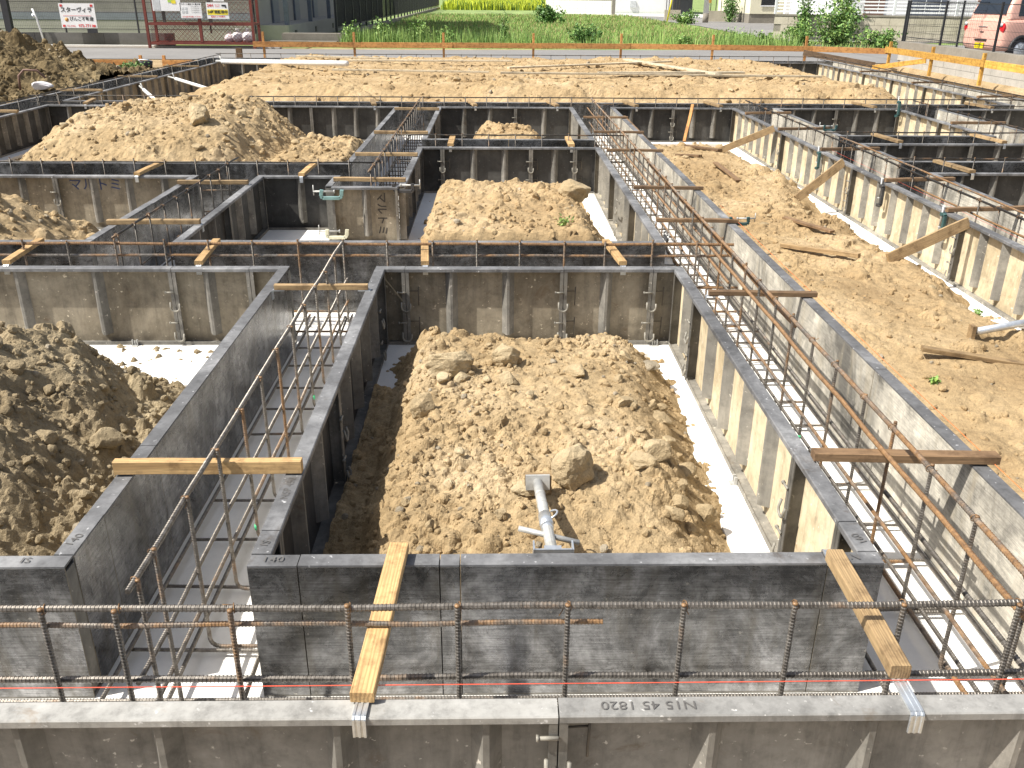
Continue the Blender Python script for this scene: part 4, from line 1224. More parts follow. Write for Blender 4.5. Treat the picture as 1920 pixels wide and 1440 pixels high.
# C clamps
def c_clamp(loc, rz, label, mat, size=0.12, tilt=0.0):
    o = empty('c_clamp', loc, label, 'clamp', 'screw clamps', rz)
    s = size
    mb = MB()
    pth = [(-s * 0.5, 0, s * 0.30), (-s * 0.55, 0, 0.0), (-s * 0.48, 0, -s * 0.12), (s * 0.42, 0, -s * 0.12), (s * 0.52, 0, 0.0), (s * 0.55, 0, s * 0.30)]
    for i in range(len(pth) - 1):
        mb.beam(pth[i], pth[i + 1], 0.022 * s / 0.12, 0.020 * s / 0.12, up=(0, 1, 0), bev=0.003)
    f = part('frame', mb, mat, o, True)
    mb = MB(); mb.tube([(-s * 0.95, 0, s * 0.22), (s * 0.15, 0, s * 0.22)], 0.006 * s / 0.12, 8)
    mb.tube([(s * 0.12, 0, s * 0.22), (s * 0.18, 0, s * 0.22)], 0.011 * s / 0.12, 8)
    part('screw', mb, 'galv_dull', o, True)
    mb = MB(); mb.tube([(-s * 0.93, 0, s * 0.02), (-s * 0.93, 0.0, s * 0.55)], 0.0035 * s / 0.12, 6)
    part('handle', mb, 'galv_dull', o, True)
    if tilt:
        o.rotation_euler = (0, tilt, rz)
    return o
c_clamp((-1.28, 7.02, 0.39), 0.0, 'pale teal screw clamp on the stub corner, upper of two', 'clamp_pale', 0.15)
c_clamp((-1.26, 7.02, 0.075), 0.0, 'cream screw clamp at the foot of the stub corner', 'clamp_cream', 0.15)
c_clamp((-0.72, 7.06, 0.435), math.pi, 'black screw clamp over the right corner of the stub', 'clamp_black', 0.14)
c_clamp((1.04, 5.30, 0.50), R(90), 'black clamp end standing at the right of the first cross channel', 'clamp_black', 0.09)
for k, (y, lb) in enumerate(((6.22, 'nearest'), (8.88, 'middle'))):
    c_clamp((3.19, y, 0.36), R(90), lb + ' dark green screw clamp on the sunlit cream row', 'clamp_green', 0.14, R(90))
c_clamp((3.80, 10.35, 0.47), R(0), 'dark teal clamp at the end of a spacer on the cream row channel', 'clamp_green', 0.13)
c_clamp((5.42, 12.35, 0.46), R(90), 'dark green screw clamp in the far corner at right', 'clamp_green', 0.17, R(90))
c_clamp((1.64, 5.88, 0.46), R(180), 'teal clamp at the outer end of a spacer on the right channel', 'clamp_green', 0.11)
c_clamp((3.19, 7.31, 0.34), R(90), 'rusty black clamp hanging on the sunlit cream row', 'clamp_black', 0.15, R(90))

# small base clips on the blinding
mb = MB()
mb.box(-0.016, -0.010, -0.012, 0.0, 0, 0.035); mb.box(0.010, 0.016, -0.012, 0.0, 0, 0.035); mb.box(-0.003, 0.003, -0.010, 0.0, 0, 0.030); mb.box(-0.018, 0.018, -0.028, 0.0, -0.001, 0.004)
bc_me = mb.mesh('base_clip', ['galv_dull'])
for x, y, rz, lb in ((-2.05, 4.787, 0, 'base clip under the back wall of the left box, left one'), (-1.40, 4.787, 0, 'base clip under the back wall of the left box, middle one'), (-1.27, 4.787, 0, 'base clip under the back wall of the left box, right one'), (0.64, 4.787, 0, 'base clip under the back wall of the middle box, left of the joint'), (0.92, 4.787, 0, 'base clip under the back wall of the middle box, at the right'),
                     (0.998, 3.2, -math.pi / 2, 'base clip at the foot of the cream box side, farther one'), (0.998, 2.52, -math.pi / 2, 'base clip at the foot of the cream box side, nearer one'), (3.203, 4.9, -math.pi / 2, 'base clip at the foot of the sunlit cream row')):
    tag(link('base_clip', bc_me, loc=(x, y, 0.001), rz=rz), lb, 'clip', 'base clips on the blinding')

# pipe jack bracing the middle box
o = empty('pipe_jack', (0.16, 2.40, 0.2), 'galvanised adjustable pipe jack bracing the near wall of the middle box', 'pipe jack')
A = Vector((0.150, 2.74, 0.275)); B = Vector((0.166, 2.17, 0.372)); D = (B - A).normalized()
mb = MB(); mb.tube([A, A + D * 0.33], 0.0175, 14); mb.tube([A + D * 0.12, A + D * 0.126], 0.0187, 14); mb.tube([A + D * 0.22, A + D * 0.226], 0.0187, 14)
part('outer_tube', mb, 'galv_dull', o)
mb = MB(); mb.tube([A + D * 0.31, A + D * 0.40], 0.022, 14); mb.tube([A + D * 0.40, A + D * 0.42], [0.022, 0.017], 14)
part('collar', mb, 'galv', o)
mb = MB(); mb.tube([A + D * 0.40, B], 0.015, 12, pitch=0.008, rib=0.15)
part('screw', mb, 'galv_dull', o)
mb = MB(); c_ = A + D * 0.46
mb.tube([c_ + Vector((-0.092, 0.02, 0.012)), c_ + Vector((0.092, -0.015, -0.018))], 0.009, 8)
part('handle', mb, 'galv_dull', o)
mb = MB(); c_ = A + D * 0.325
pts = [c_ + Vector((0.018 + 0.02 * math.sin(a), 0.02 * math.cos(a), 0.012 + 0.012 * math.sin(a))) for a in np.linspace(0, 5.2, 12)]
mb.tube(pts, 0.0035, 6); part('locking_pin', mb, 'galv', o)
mb = MB()
mb.box(0.112, 0.220, 2.118, 2.124, 0.315, 0.415); mb.box(0.108, 0.113, 2.118, 2.165, 0.315, 0.415); mb.box(0.219, 0.224, 2.118, 2.165, 0.315, 0.415)
mb.beam(B, (0.166, 2.122, 0.365), 0.05, 0.05)
part('head_plate', mb, 'galv', o)
mb = MB(); mb.beam(A + D * 0.006, A - D * 0.004, 0.085, 0.055)
part('foot_plate', mb, 'galv_dull', o)
board(None, 'wood_block', (0.105, 2.765, 0.235), (0.200, 2.762, 0.235), 0.022, 0.12, 'tan_wood')
tag(bpy.data.objects['wood_block'], 'upright wood block behind the foot of the pipe jack', 'wood block')

# ------------------------------------------------------------------ braces and loose timber in the trench
def loose(p, q, wd, th, mat, label, name='loose_board', cat='board', group='loose timber', up=(0, 0, 1)):
    return tag(board(None, name, p, q, wd, th, mat, up), label, cat, group)
def zt(x, y): return float(hz7(np.array([x]), np.array([y]))[0])
for k, (fx_, fy_, tx, ty, lb) in enumerate(((2.60, 10.50, 3.20, 10.47, 'farthest timber brace leaning on the sunlit cream row'), (2.74, 8.05, 3.20, 8.25, 'middle timber brace leaning on the sunlit cream row'), (2.62, 5.73, 3.20, 5.90, 'nearest and largest timber brace leaning on the sunlit cream row'))):
    loose((fx_, fy_, max(0.07, zt(fx_, fy_) + 0.015)), (tx, ty, 0.455), 0.075, 0.024, 'tan_wood', lb, 'timber_brace', 'timber brace', 'timber braces on the cream row', up=(0, -1, 0.15))
def lay(x0, y0, x1, y1, wd, th, mat, label, hz=None, dz=0.0):
    hz = hz or hz7
    z0 = float(hz(np.array([x0]), np.array([y0]))[0]); z1 = float(hz(np.array([x1]), np.array([y1]))[0])
    n = [float(hz(np.array([x0 + (x1 - x0) * t]), np.array([y0 + (y1 - y0) * t]))[0]) - (z0 + (z1 - z0) * t) for t in (0.25, 0.5, 0.75)]
    lift = max(0, max(n)) * 0.7 + th / 2 + 0.004 + dz
    return loose((x0, y0, z0 + lift), (x1, y1, z1 + lift), wd, th, mat, label)
lay(2.28, 6.91, 2.51, 6.48, 0.05, 0.018, 'old_wood', 'short brown board lying on the sandy strip, middle distance')
lay(2.02, 6.11, 2.39, 5.65, 0.035, 0.03, 'tan_wood', 'orange-brown batten lying on the sandy strip')
lay(2.09, 4.03, 2.80, 3.88, 0.04, 0.022, 'tan_wood', 'long batten lying on the sandy strip at the right edge')
lay(2.33, 11.06, 2.60, 10.47, 0.06, 0.025, 'old_wood', 'dark board lying at the far end of the sandy strip')
lay(2.05, 10.2, 2.24, 9.85, 0.05, 0.02, 'old_wood', 'small dark board beside the far end of the right channel')
lay(2.25, 9.2, 2.32, 8.5, 0.05, 0.015, 'old_wood', 'flat reddish board half buried in the sandy strip')
loose((1.66, 7.55, 0.37), (1.72, 5.75, 0.31), 0.055, 0.03, 'old_wood', 'long rusty-brown plank leaning along the outer side of the right channel')
loose((1.66, 11.9, 0.40), (1.70, 9.6, 0.33), 0.06, 0.03, 'old_wood', 'far dark plank leaning along the outer side of the right channel')
loose((2.30, 11.05, 0.22), (2.42, 11.3, 0.62), 0.035, 0.025, 'orange_wood', 'thin orange stake standing at the far end of the trench', 'wood_stake', 'stake', None)
o = empty('pipe_strut', (2.5, 4.2, 0.2), 'galvanised pipe lying on a wood block at the right edge of the trench', 'pipe')
mb = MB(); mb.tube([(2.455, 4.215, zt(2.46, 4.2) + 0.05), (3.17, 4.5, 0.30)], 0.019, 12); part('tube', mb, 'galv', o)
mb = MB(); mb.beam((2.44, 4.24, zt(2.44, 4.24) - 0.01), (2.44, 4.24, zt(2.44, 4.24) + 0.07), 0.02, 0.045); part('end_block', mb, 'tan_wood', o)
# boards lying on the long back mound
for k, (a, b, c, d, wd, m, lb) in enumerate(((-2.9, 18.9, 0.35, 19.2, 0.12, 'pale_wood', 'long pale board at the back left of the long mound'), (-2.85, 16.6, -0.1, 16.5, 0.06, 'pale_wood', 'thin pale batten on the left of the long mound'),
        (0.25, 17.4, 3.6, 19.3, 0.09, 'pale_wood', 'pale board slanting across the middle of the long mound'), (0.1, 16.2, 5.6, 16.0, 0.09, 'pale_wood', 'longest pale board on the long mound'),
        (2.75, 19.8, 3.85, 16.1, 0.14, 'pale_wood', 'wide white board crossing the others on the long mound'), (1.8, 16.35, 4.4, 16.55, 0.16, 'pale_wood', 'yellowish plank beside the longest board'), (-4.2, 20.2, -2.2, 19.6, 0.1, 'pale_wood', 'short board at the far left of the long mound'))):
    lay(a, b, c, d, wd, 0.03, m, lb, hz8, 0.045)
# white props on the outer left wall
def prop(p, q, r, label, cross=True):
    o = empty('white_prop', p, label, 'prop', 'white props on the left wall')
    p = Vector(p); q = Vector(q); d = (q - p).normalized()
    mb = MB(); mb.tube([p + d * 0.25, q], r, 10); part('tube', mb, 'pipe_white', o)
    mb = MB(); mb.tube([p, p + d * 0.26], r * 0.55, 8); part('screw', mb, 'galv_dull', o)
    mb = MB(); c_ = p + d * 0.22; s = d.cross(Vector((0, 0, 1))).normalized()
    mb.tube([c_ - Vector((0, 0, 0.10)) - s * 0.03, c_ + Vector((0, 0, 0.10)) + s * 0.03], r * 0.4, 6); part('handle', mb, 'galv_dull', o)
prop((-5.90, 15.65, 0.40), (-5.05, 14.4, 0.15), 0.028, 'nearest white prop from the outer left wall')
prop((-5.90, 17.1, 0.43), (-4.72, 16.0, 0.28), 0.028, 'middle white prop from the outer left wall')
prop((-5.85, 20.0, 0.50), (-2.62, 16.8, 0.69), 0.05, 'longest and thickest white prop resting on the back mound')
prop((-5.90, 8.75, 0.14), (-4.9, 8.35, 0.03), 0.028, 'white prop end at the left edge below the broad mound')

# ------------------------------------------------------------------ writing on panels
def text(parent, body, size, M, mat, name='writing', label=None, align='CENTER', bold=0.0, sx=1.0):
    cu = bpy.data.curves.new('txt', 'FONT')
    cu.body = body; cu.size = size; cu.align_x = align; cu.align_y = 'CENTER'; cu.resolution_u = 3
    cu.offset = bold
    ob = bpy.data.objects.new('txt', cu); COL.objects.link(ob)
    bpy.context.view_layer.update()
    dg = bpy.context.evaluated_depsgraph_get()
    me = bpy.data.meshes.new_from_object(ob.evaluated_get(dg))
    me.materials.clear(); me.materials.append(MATS[mat])
    bpy.data.objects.remove(ob)
    o = bpy.data.objects.new(name, me); COL.objects.link(o)
    M = M @ Matrix.Diagonal((sx, 1, 1, 1))
    if parent:
        o.parent = parent
        o.matrix_basis = parent.matrix_basis.inverted() @ M
    else:
        o.matrix_basis = M
    if label: o['label'] = label
    return o
def face_xz(x, y, z, spin=0.0):      # reads upright for a viewer looking along +y
    return Matrix.Translation((x, y, z)) @ Matrix.Rotation(math.pi / 2, 4, 'X') @ Matrix.Rotation(spin, 4, 'Z')
def flat_xy(x, y, z, spin=0.0):
    return Matrix.Translation((x, y, z)) @ Matrix.Rotation(spin, 4, 'Z')
def panel_at(axis, face, s):
    for o, a, f, sd, p, q in PANELS:
        if a == axis and abs(f - face) < 1e-6 and p <= s <= q: return o
bpy.context.view_layer.update()
text(panel_at('x', 7.54, -3.35), 'マルトミ', 0.11, face_xz(-3.33, 7.5345, 0.365), 'marker_blue', bold=0.001)
text(panel_at('x', 12.5, 0.5), 'マルトミ', 0.13, face_xz(0.32, 12.4945, 0.365), 'marker_dark', bold=0.002)
text(panel_at('x', 12.5, 2.2), 'マルトミ', 0.13, face_xz(2.17, 12.4945, 0.365), 'marker_dark', bold=0.001)
text(panel_at('x', 7.095, -0.9), 'マルトミ', 0.088, face_xz(-0.905, 7.0895, 0.23, R(-90)), 'marker_dark', bold=0.0015)
text(panel_at('x', 1.5, 0.4), 'N15 45 1820', 0.034, flat_xy(0.33, 1.475, H + 0.0042, math.pi), 'stamp', sx=1.15)
text(panel_at('x', 1.995, 0.95), 'IN', 0.04, flat_xy(0.975, 2.022, H + 0.0042, 0.0), 'stamp')
text(panel_at('x', 1.995, -0.6), '140', 0.034, flat_xy(-0.60, 2.022, H + 0.0042, 0.0), 'stamp', sx=1.2)
text(panel_at('y', -0.665, 2.1), 'IS', 0.034, flat_xy(-0.638, 2.10, H + 0.0042, R(75)), 'stamp', sx=1.2)
text(panel_at('x', 1.995, -1.3), 'IS', 0.034, flat_xy(-1.26, 2.022, H + 0.0042, 0.0), 'stamp', sx=1.2)
text(panel_at('y', -1.145, 2.1), '140', 0.034, flat_xy(-1.172, 2.12, H + 0.0042, R(75)), 'stamp', sx=1.2)
text(panel_at('y', -0.665, 2.4), 'NSP 450', 0.034, flat_xy(-0.638, 2.40, H + 0.0042, R(90)), 'stamp', sx=1.1)
text(panel_at('y', 1.055, 2.12), '160', 0.034, flat_xy(1.028, 2.11, H + 0.0042, R(110)), 'stamp', sx=1.0)

# ==================================================================== BATTER BOARD FENCES
def stake(parent, x, y, z0, z1, mat='orange_wood', w_=0.055):
    return board(parent, 'stake', (x, y, z0), (x, y, z1), w_, w_, mat, up=(0, 1, 0))
o = empty('batter_board_fence', (1.5, 23.5, 0.34), 'orange timber batter board along the near edge of the road', 'batter board')
fxs = [-5.66, -3.45, -1.26, 0.96, 3.14, 5.36, 7.55]
fys = [23.45, 23.48, 23.52, 23.56, 23.6, 23.3, 22.95]
for x, y in zip(fxs, fys): stake(o, x, y, 0.30, 0.95)
for k in range(6):
    board(o, 'rail_board', (fxs[k] - 0.25 if k == 0 else fxs[k] + 0.18, fys[k] - 0.05 - 0.012 * (k % 2), 0.665), (fxs[k + 1] + 0.22, fys[k + 1] - 0.05 - 0.012 * (k % 2), 0.66), 0.025, 0.125, 'orange_wood')
board(o, 'rail_board', (7.7, 22.88, 0.66), (9.22, 22.1, 0.66), 0.025, 0.125, 'orange_wood')
o = empty('batter_board_fence', (9.2, 18, 0.34), 'bright yellow timber batter board in front of the block wall at right', 'batter board')
for y in (21.95, 19.77, 17.64, 15.4): stake(o, 9.2, y, 0.30, 0.88, 'yellow_wood', 0.06)
board(o, 'rail_board', (9.15, 22.1, 0.70), (9.15, 17.5, 0.70), 0.025, 0.13, 'yellow_wood')
board(o, 'rail_board', (9.15, 17.46, 0.70), (9.15, 13.0, 0.70), 0.025, 0.13, 'yellow_wood')
board(o, 'brace_board', (9.12, 19.85, 0.60), (8.55, 21.2, 0.36), 0.025, 0.10, 'yellow_wood')
loose((7.45, 22.78, 0.58), (8.9, 21.95, 0.36), 0.025, 0.13, 'dark_wood', 'dark plank propped against the batter board at the back right corner', up=(0, 0, 1))
for k, (x0, x1, lb) in enumerate(((-9.2, -7.72, 'orange board standing on edge beyond the dark pile, left piece'), (-7.30, -6.6, 'orange board standing on edge beside the outer left wall, right piece'))):
    loose((x0, 20.9, 0.34), (x1, 20.9, 0.34), 0.025, 0.24, 'orange_wood', lb)
for k, (x, lb) in enumerate(((-7.78, 'left orange stake in the gap of the boards beyond the pile'), (-7.27, 'right orange stake in the gap of the boards beyond the pile'))):
    loose((x, 20.95, 0.2), (x, 20.95, 0.55), 0.06, 0.06, 'orange_wood', lb, 'wood_stake', 'stake', None, up=(0, 1, 0))
loose((-6.05, 22.6, 0.2), (-6.05, 22.6, 0.62), 0.14, 0.08, 'old_wood', 'thick dark stake behind the far left corner', 'wood_stake', 'stake', None, up=(0, 1, 0))

# white crumpled sack with a bent bar beside the pile
o = empty('white_sack', (-7.05, 14.4, 0.42), 'white crumpled sack with a bent bar beside the dark pile', 'sack')
v, f = rock_shape(2, np.random.RandomState(3), 8, 0.06)
link('sack', np_mesh('sack', v * np.array([0.17, 0.2, 0.10]) + np.array([0.1, 0.1, 0.08]), f, ['bag_white'], False), o)
mb = MB(); mb.tube([(-7.22, 14.35, 0.45), (-7.2, 14.35, 0.66), (-7.12, 14.37, 0.74), (-6.95, 14.42, 0.73), (-6.85, 14.45, 0.62)], 0.018, 8); part('bent_bar', mb, 'wall_brown', o)
o = empty('tool_tub', (-7.5, 20.3, 0.35), 'small dark tub beside the far left wall', 'tub')
mb = MB(); mb.tube([(-7.5, 20.3, 0.30), (-7.5, 20.3, 0.47)], [0.17, 0.2], 14); part('tub_body', mb, 'car_black', o)
mb = MB(); mb.tube([(-7.7, 20.3, 0.47), (-7.55, 20.3, 0.50), (-7.4, 20.3, 0.50), (-7.3, 20.3, 0.47)], 0.012, 6); part('handle', mb, 'galv', o)
# ==================================================================== RIGHT SIDE: BLOCK WALL, MESH FENCE, CAR
o = empty('block_wall', (9.75, 14, 0.0), 'grey concrete block retaining wall with a dark cap at right', 'wall')
mb = MB(); mb.box(9.70, 9.86, 6.0, 22.6, 0.05, 0.62)
part('mortar_core', mb, 'cap_concrete', o)
bk = MB(); bk.box(-0.197, 0.197, -0.012, 0.006, 0.003, 0.187)
bk_me = bk.mesh('block', ['block'])
for r_ in range(3):
    for k in range(41):
        y = 22.4 - 0.4 * k - (0.2 if r_ % 2 else 0)
        if y < 6.2: continue
        b_ = link('block', bk_me, o); b_.location = (9.694 - 9.75 + random.uniform(-0.004, 0.001), y - 14, 0.06 + 0.19 * r_); b_.rotation_euler = (0, 0, -math.pi / 2)
mb = MB(); mb.box(9.66, 9.90, 6.0, 22.65, 0.62, 0.86)
part('cap', mb, 'cap_concrete', o)

def mesh_fence(p, q, z0, z1, label, posts, spacing=0.05, hs=0.16, mat='fence_black', rw=0.0022, ph=None):
    p = Vector((p[0], p[1], 0)); q = Vector((q[0], q[1], 0)); L = (q - p).length; d = (q - p) / L
    o = empty('mesh_fence', (p.x, p.y, z0), label, 'fence')
    for s in posts:
        c = p + d * s
        mb = MB(); mb.box(c.x - 0.02, c.x + 0.02, c.y - 0.02, c.y + 0.02, z0, z1 + 0.04); part('post', mb, mat, o)
    mb = MB(); n = int(L / spacing)
    for i in range(n + 1):
        c = p + d * (L * i / n); mb.tube([(c.x, c.y, z0 + 0.06), (c.x, c.y, z1)], rw, 3, cap=False)
    w1 = part('wire', mb, mat, o); w1['kind'] = 'stuff'
    mb = MB(); z = z0 + 0.06
    while z <= z1 + 0.01:
        mb.tube([(p.x, p.y, z), (q.x, q.y, z)], rw * 1.3, 4, cap=False); z += hs
    w2 = part('wire', mb, mat, o); w2['kind'] = 'stuff'
    for z in (z0 + 0.10, z1):
        mb = MB(); mb.beam((p.x, p.y, z), (q.x, q.y, z), 0.012, 0.016); part('rail', mb, mat, o)
    return o
mesh_fence((9.78, 22.6), (9.78, 8.6), 0.86, 1.72, 'dark welded mesh fence on top of the block wall at right', [0.0, 1.85, 4.15, 6.15, 8.15, 10.15, 12.15])
mesh_fence((9.86, 22.9), (15.5, 26.0), 0.35, 1.72, 'dark mesh fence running behind the pink car', [0.0, 2.1, 4.2, 6.3], 0.08)

# ------------------------------------------------------------------ pink car
def loft(sections, mi=0):
    mb = MB(); n = len(sections[0]); vs = []
    for s in sections: vs += list(s)
    fs = [(i * n + k, i * n + (k + 1) % n, (i + 1) * n + (k + 1) % n, (i + 1) * n + k) for i in range(len(sections) - 1) for k in range(n)]
    fs += [tuple(range(n - 1, -1, -1)), tuple(range((len(sections) - 1) * n, len(sections) * n))]
    mb.add(vs, fs, mi, True)
    return mb
HEAD = R(15)
car = empty('parked_car', (14.05, 24.6, 0.352), 'pink small car parked behind the mesh fence, seen from its rear', 'car', None, HEAD)
def csec(x, wz):
    """closed section at x from half-profile [(y,z)] bottom to top"""
    return [(x, -y, z) for y, z in wz] + [(x, y, z) for y, z in wz[::-1]]
secs = []
for x, wb, zt_, wt, zb in ((-1.70, 0.58, 0.98, 0.55, 0.36), (-1.66, 0.69, 1.00, 0.66, 0.26), (-1.50, 0.735, 1.02, 0.70, 0.22), (-0.9, 0.74, 1.02, 0.715, 0.20), (0.0, 0.74, 1.00, 0.715, 0.20), (0.7, 0.74, 0.98, 0.70, 0.20), (1.25, 0.735, 0.93, 0.66, 0.22), (1.55, 0.70, 0.84, 0.60, 0.26), (1.68, 0.60, 0.70, 0.50, 0.34)):
    hm = zb + (zt_ - zb) * 0.5
    secs.append(csec(x, [(wb * 0.90, zb), (wb, zb + 0.10), (wb, hm), (wb * 0.985, zt_ - 0.10), (wt, zt_)]))
mb = loft(secs)
body = link('body', mb.mesh('body', ['car_pink']), car)
sm = body.modifiers.new('sub', 'SUBSURF'); sm.levels = 2; sm.render_levels = 2
secs = []
for x, wb, zt_, wt in ((-1.60, 0.66, 1.05, 0.62), (-1.50, 0.68, 1.35, 0.60), (-1.36, 0.675, 1.56, 0.55), (-1.1, 0.67, 1.62, 0.54), (-0.2, 0.67, 1.64, 0.54), (0.3, 0.67, 1.58, 0.54), (0.62, 0.67, 1.30, 0.58), (0.92, 0.66, 0.99, 0.62)):
    secs.append(csec(x, [(wb, 0.94), (wb, 0.98), (wt + (wb - wt) * 0.5, (0.98 + zt_) / 2), (wt, zt_ - 0.05), (wt * 0.8, zt_)]))
mb = loft(secs)
cab = link('cabin', mb.mesh('cabin', ['car_pink']), car)
sm = cab.modifiers.new('sub', 'SUBSURF'); sm.levels = 2; sm.render_levels = 2
def cpart(name, mb, mats, parent=None, sub=0):
    ob = link(name, mb.mesh(name, mats if isinstance(mats, list) else [mats]), parent or car)
    if sub:
        s_ = ob.modifiers.new('sub', 'SUBSURF'); s_.levels = sub; s_.render_levels = sub
    return ob
# rear window, side windows
mb = MB(); mb.add([(-1.60, -0.55, 1.10), (-1.60, 0.55, 1.10), (-1.44, 0.48, 1.50), (-1.44, -0.48, 1.50), (-1.57, -0.55, 1.10), (-1.57, 0.55, 1.10), (-1.41, 0.48, 1.50), (-1.41, -0.48, 1.50)], [(1, 0, 3, 2), (4, 5, 6, 7), (0, 1, 5, 4), (2, 3, 7, 6), (1, 2, 6, 5), (3, 0, 4, 7)])
cpart('rear_window', mb, 'car_glass')
for s in (-1, 1):
    for nm, x0, x1, x2, x3 in (('side_window', -1.30, -0.62, -0.62, -1.22), ('side_window', -0.55, 0.42, 0.22, -0.55)):
        mb = MB(); y0, y1 = 0.672 * s, 0.600 * s
        vs = [(x0, y0, 1.06), (x1, y0, 1.06), (x2, y1, 1.44), (x3, y1, 1.44)]
        vs += [(a, b - 0.03 * s, c) for a, b, c in vs]
        mb.add(vs, [(0, 1, 2, 3), (4, 7, 6, 5), (0, 4, 5, 1), (2, 6, 7, 3), (1, 5, 6, 2), (3, 7, 4, 0)]); cpart(nm, mb, 'car_glass')
    mb = MB()
    pts = [(-1.675 + 0.10 * abs(math.sin(a)) * 0.2, 0.60 * s + 0.085 * math.cos(a), 0.78 + 0.15 * math.sin(a)) for a in np.linspace(0, 2 * math.pi, 14, endpoint=False)]
    c0 = (-1.705, 0.60 * s, 0.78)
    mb.add(pts + [c0], [(k, (k + 1) % 14, 14) for k in range(14)], 0, True)
    mb.add([(p[0] + 0.06, p[1], p[2]) for p in pts], [tuple(range(14))])
    mb.add(pts + [(p[0] + 0.06, p[1], p[2]) for p in pts], [(k, 14 + k, 14 + (k + 1) % 14, (k + 1) % 14) for k in range(14)])
    tl = cpart('tail_light', mb, 'lamp_red')
    mb = MB(); mb.tube([(-1.70, 0.60 * s, 0.86), (-1.715, 0.60 * s, 0.86)], 0.045, 10); cpart('reversing_lamp', mb, 'lamp_clear', tl)
mb = MB(); mb.box(-1.725, -1.70, -0.145, 0.145, 0.29, 0.42); cpart('number_plate', mb, 'plate_yellow')
mb = MB(); mb.box(-1.712, -1.69, -0.20, 0.20, 0.465, 0.51); cpart('plate_recess', mb, 'car_black')
mb = MB(); mb.box(-1.715, -1.69, -0.06, 0.06, 0.67, 0.69); cpart('handle', mb, 'car_black')
mb = MB(); mb.box(-1.716, -1.69, -0.15, 0.15, 0.80, 0.815); cpart('emblem_strip', mb, 'galv')
for x in (-1.12, 1.13):
    for s in (-1, 1):
        wl = link('wheel', None, car); wl.location = (x, 0.66 * s, 0.27)
        mb = MB(); mb.tube([(0, -0.085, 0), (0, -0.075, 0), (0, 0.075, 0), (0, 0.085, 0)], [0.24, 0.27, 0.27, 0.24], 24); cpart('tyre', mb, 'tyre', wl)
        mb = MB(); mb.tube([(0, 0.078 * s, 0), (0, 0.090 * s, 0)], 0.19, 18)
        for k in range(6):
            a = k * math.pi / 3; mb.beam((0.03 * math.cos(a), 0.093 * s, 0.03 * math.sin(a)), (0.18 * math.cos(a), 0.093 * s, 0.18 * math.sin(a)), 0.035, 0.01, up=(0, 1, 0))
        cpart('rim', mb, 'galv', wl)
        mb = MB(); pts = [(x + 0.325 * math.cos(a), 0.735 * s, 0.27 + 0.325 * math.sin(a)) for a in np.linspace(-0.1, math.pi + 0.1, 16)]
        mb.tube(pts, 0.035, 6); cpart('arch_trim', mb, 'car_black')
        mb = MB(); mb.tube([(x, 0.70 * s, 0.27), (x, 0.742 * s, 0.27)], 0.30, 20); cpart('wheel_well', mb, 'car_black')
mb = MB(); mb.box(-1.45, 1.4, -0.738, -0.735, 0.24, 0.30); mb.box(-1.45, 1.4, 0.735, 0.738, 0.24, 0.30); cpart('sill_trim', mb, 'car_black')
mb = MB(); mb.box(-0.60, -0.595, -0.7435, -0.738, 0.34, 0.98); cpart('door_seam', mb, 'car_black')
mb = MB(); mb.box(-0.45, -0.28, -0.755, -0.735, 0.82, 0.85); cpart('door_handle', mb, 'car_pink')

# ------------------------------------------------------------------ block wall with white slat fence beyond the side road
o = empty('block_wall', (17, 33, 0.34), 'tan stained block wall under the white slatted fence beyond the bushes', 'wall')
P0, P1 = Vector((10.4, 35.6, 0)), Vector((22.0, 31.6, 0)); dw = (P1 - P0).normalized(); Lw = (P1 - P0).length
mb = MB(); mb.beam(P0 + Vector((0, 0, 0.75)), P1 + Vector((0, 0, 0.75)), 0.13, 0.80); part('mortar_core', mb, 'cap_concrete', o)
nrm = Vector((dw.y, -dw.x, 0))
bk2 = MB(); bk2.box(-0.245, 0.245, -0.02, 0.01, 0.004, 0.246); bk2_me = bk2.mesh('block', ['block_tan'])
for r_ in range(3):
    for k in range(int(Lw / 0.5)):
        c = P0 + dw * (0.25 + 0.5 * k + (0.25 if r_ % 2 else 0)) + nrm * 0.066
        b_ = link('block', bk2_me, o); b_.location = (c.x - 17, c.y - 33, 0.36 + 0.25 * r_ - 0.34); b_.rotation_euler = (0, 0, math.atan2(dw.y, dw.x))
mb = MB(); mb.beam(P0 + Vector((0, 0, 1.18)), P1 + Vector((0, 0, 1.18)), 0.17, 0.06); part('cap', mb, 'cap_concrete', o)
o = empty('slat_fence', tuple(P0 + Vector((0, 0, 1.2))), 'white horizontal slat fence above the tan block wall', 'fence')
nb = int(Lw / 1.9)
for k in range(nb + 1):
    c = P0 + dw * (Lw * k / nb)
    mb = MB(); mb.box(c.x - 0.035, c.x + 0.035, c.y - 0.035, c.y + 0.035, 1.21, 2.25); part('post', mb, 'white_bar', o)
    if k < nb:
        a = P0 + dw * (Lw * k / nb + 0.05); b = P0 + dw * (Lw * (k + 1) / nb - 0.05)
        for z in np.arange(1.30, 2.22, 0.115):
            mb = MB(); mb.beam(a + Vector((0, 0, z)), b + Vector((0, 0, z)), 0.02, 0.045 if z > 1.35 else 0.06); part('slat', mb, 'white_bar', o)
        for t in (0.25, 0.5, 0.75):
            c2 = a.lerp(b, t); mb = MB(); mb.box(c2.x - 0.012, c2.x + 0.012, c2.y + 0.012, c2.y + 0.03, 1.28, 2.2); part('upright', mb, 'white_bar', o)
o = empty('dwelling_house', (19, 40, 0.34), 'house with red-brown wall panels behind the white slat fence', 'house')
mb = MB(); mb.box(13.5, 24, 37.0, 44, 0.34, 5.6); part('wall', mb, 'wall_white', o)
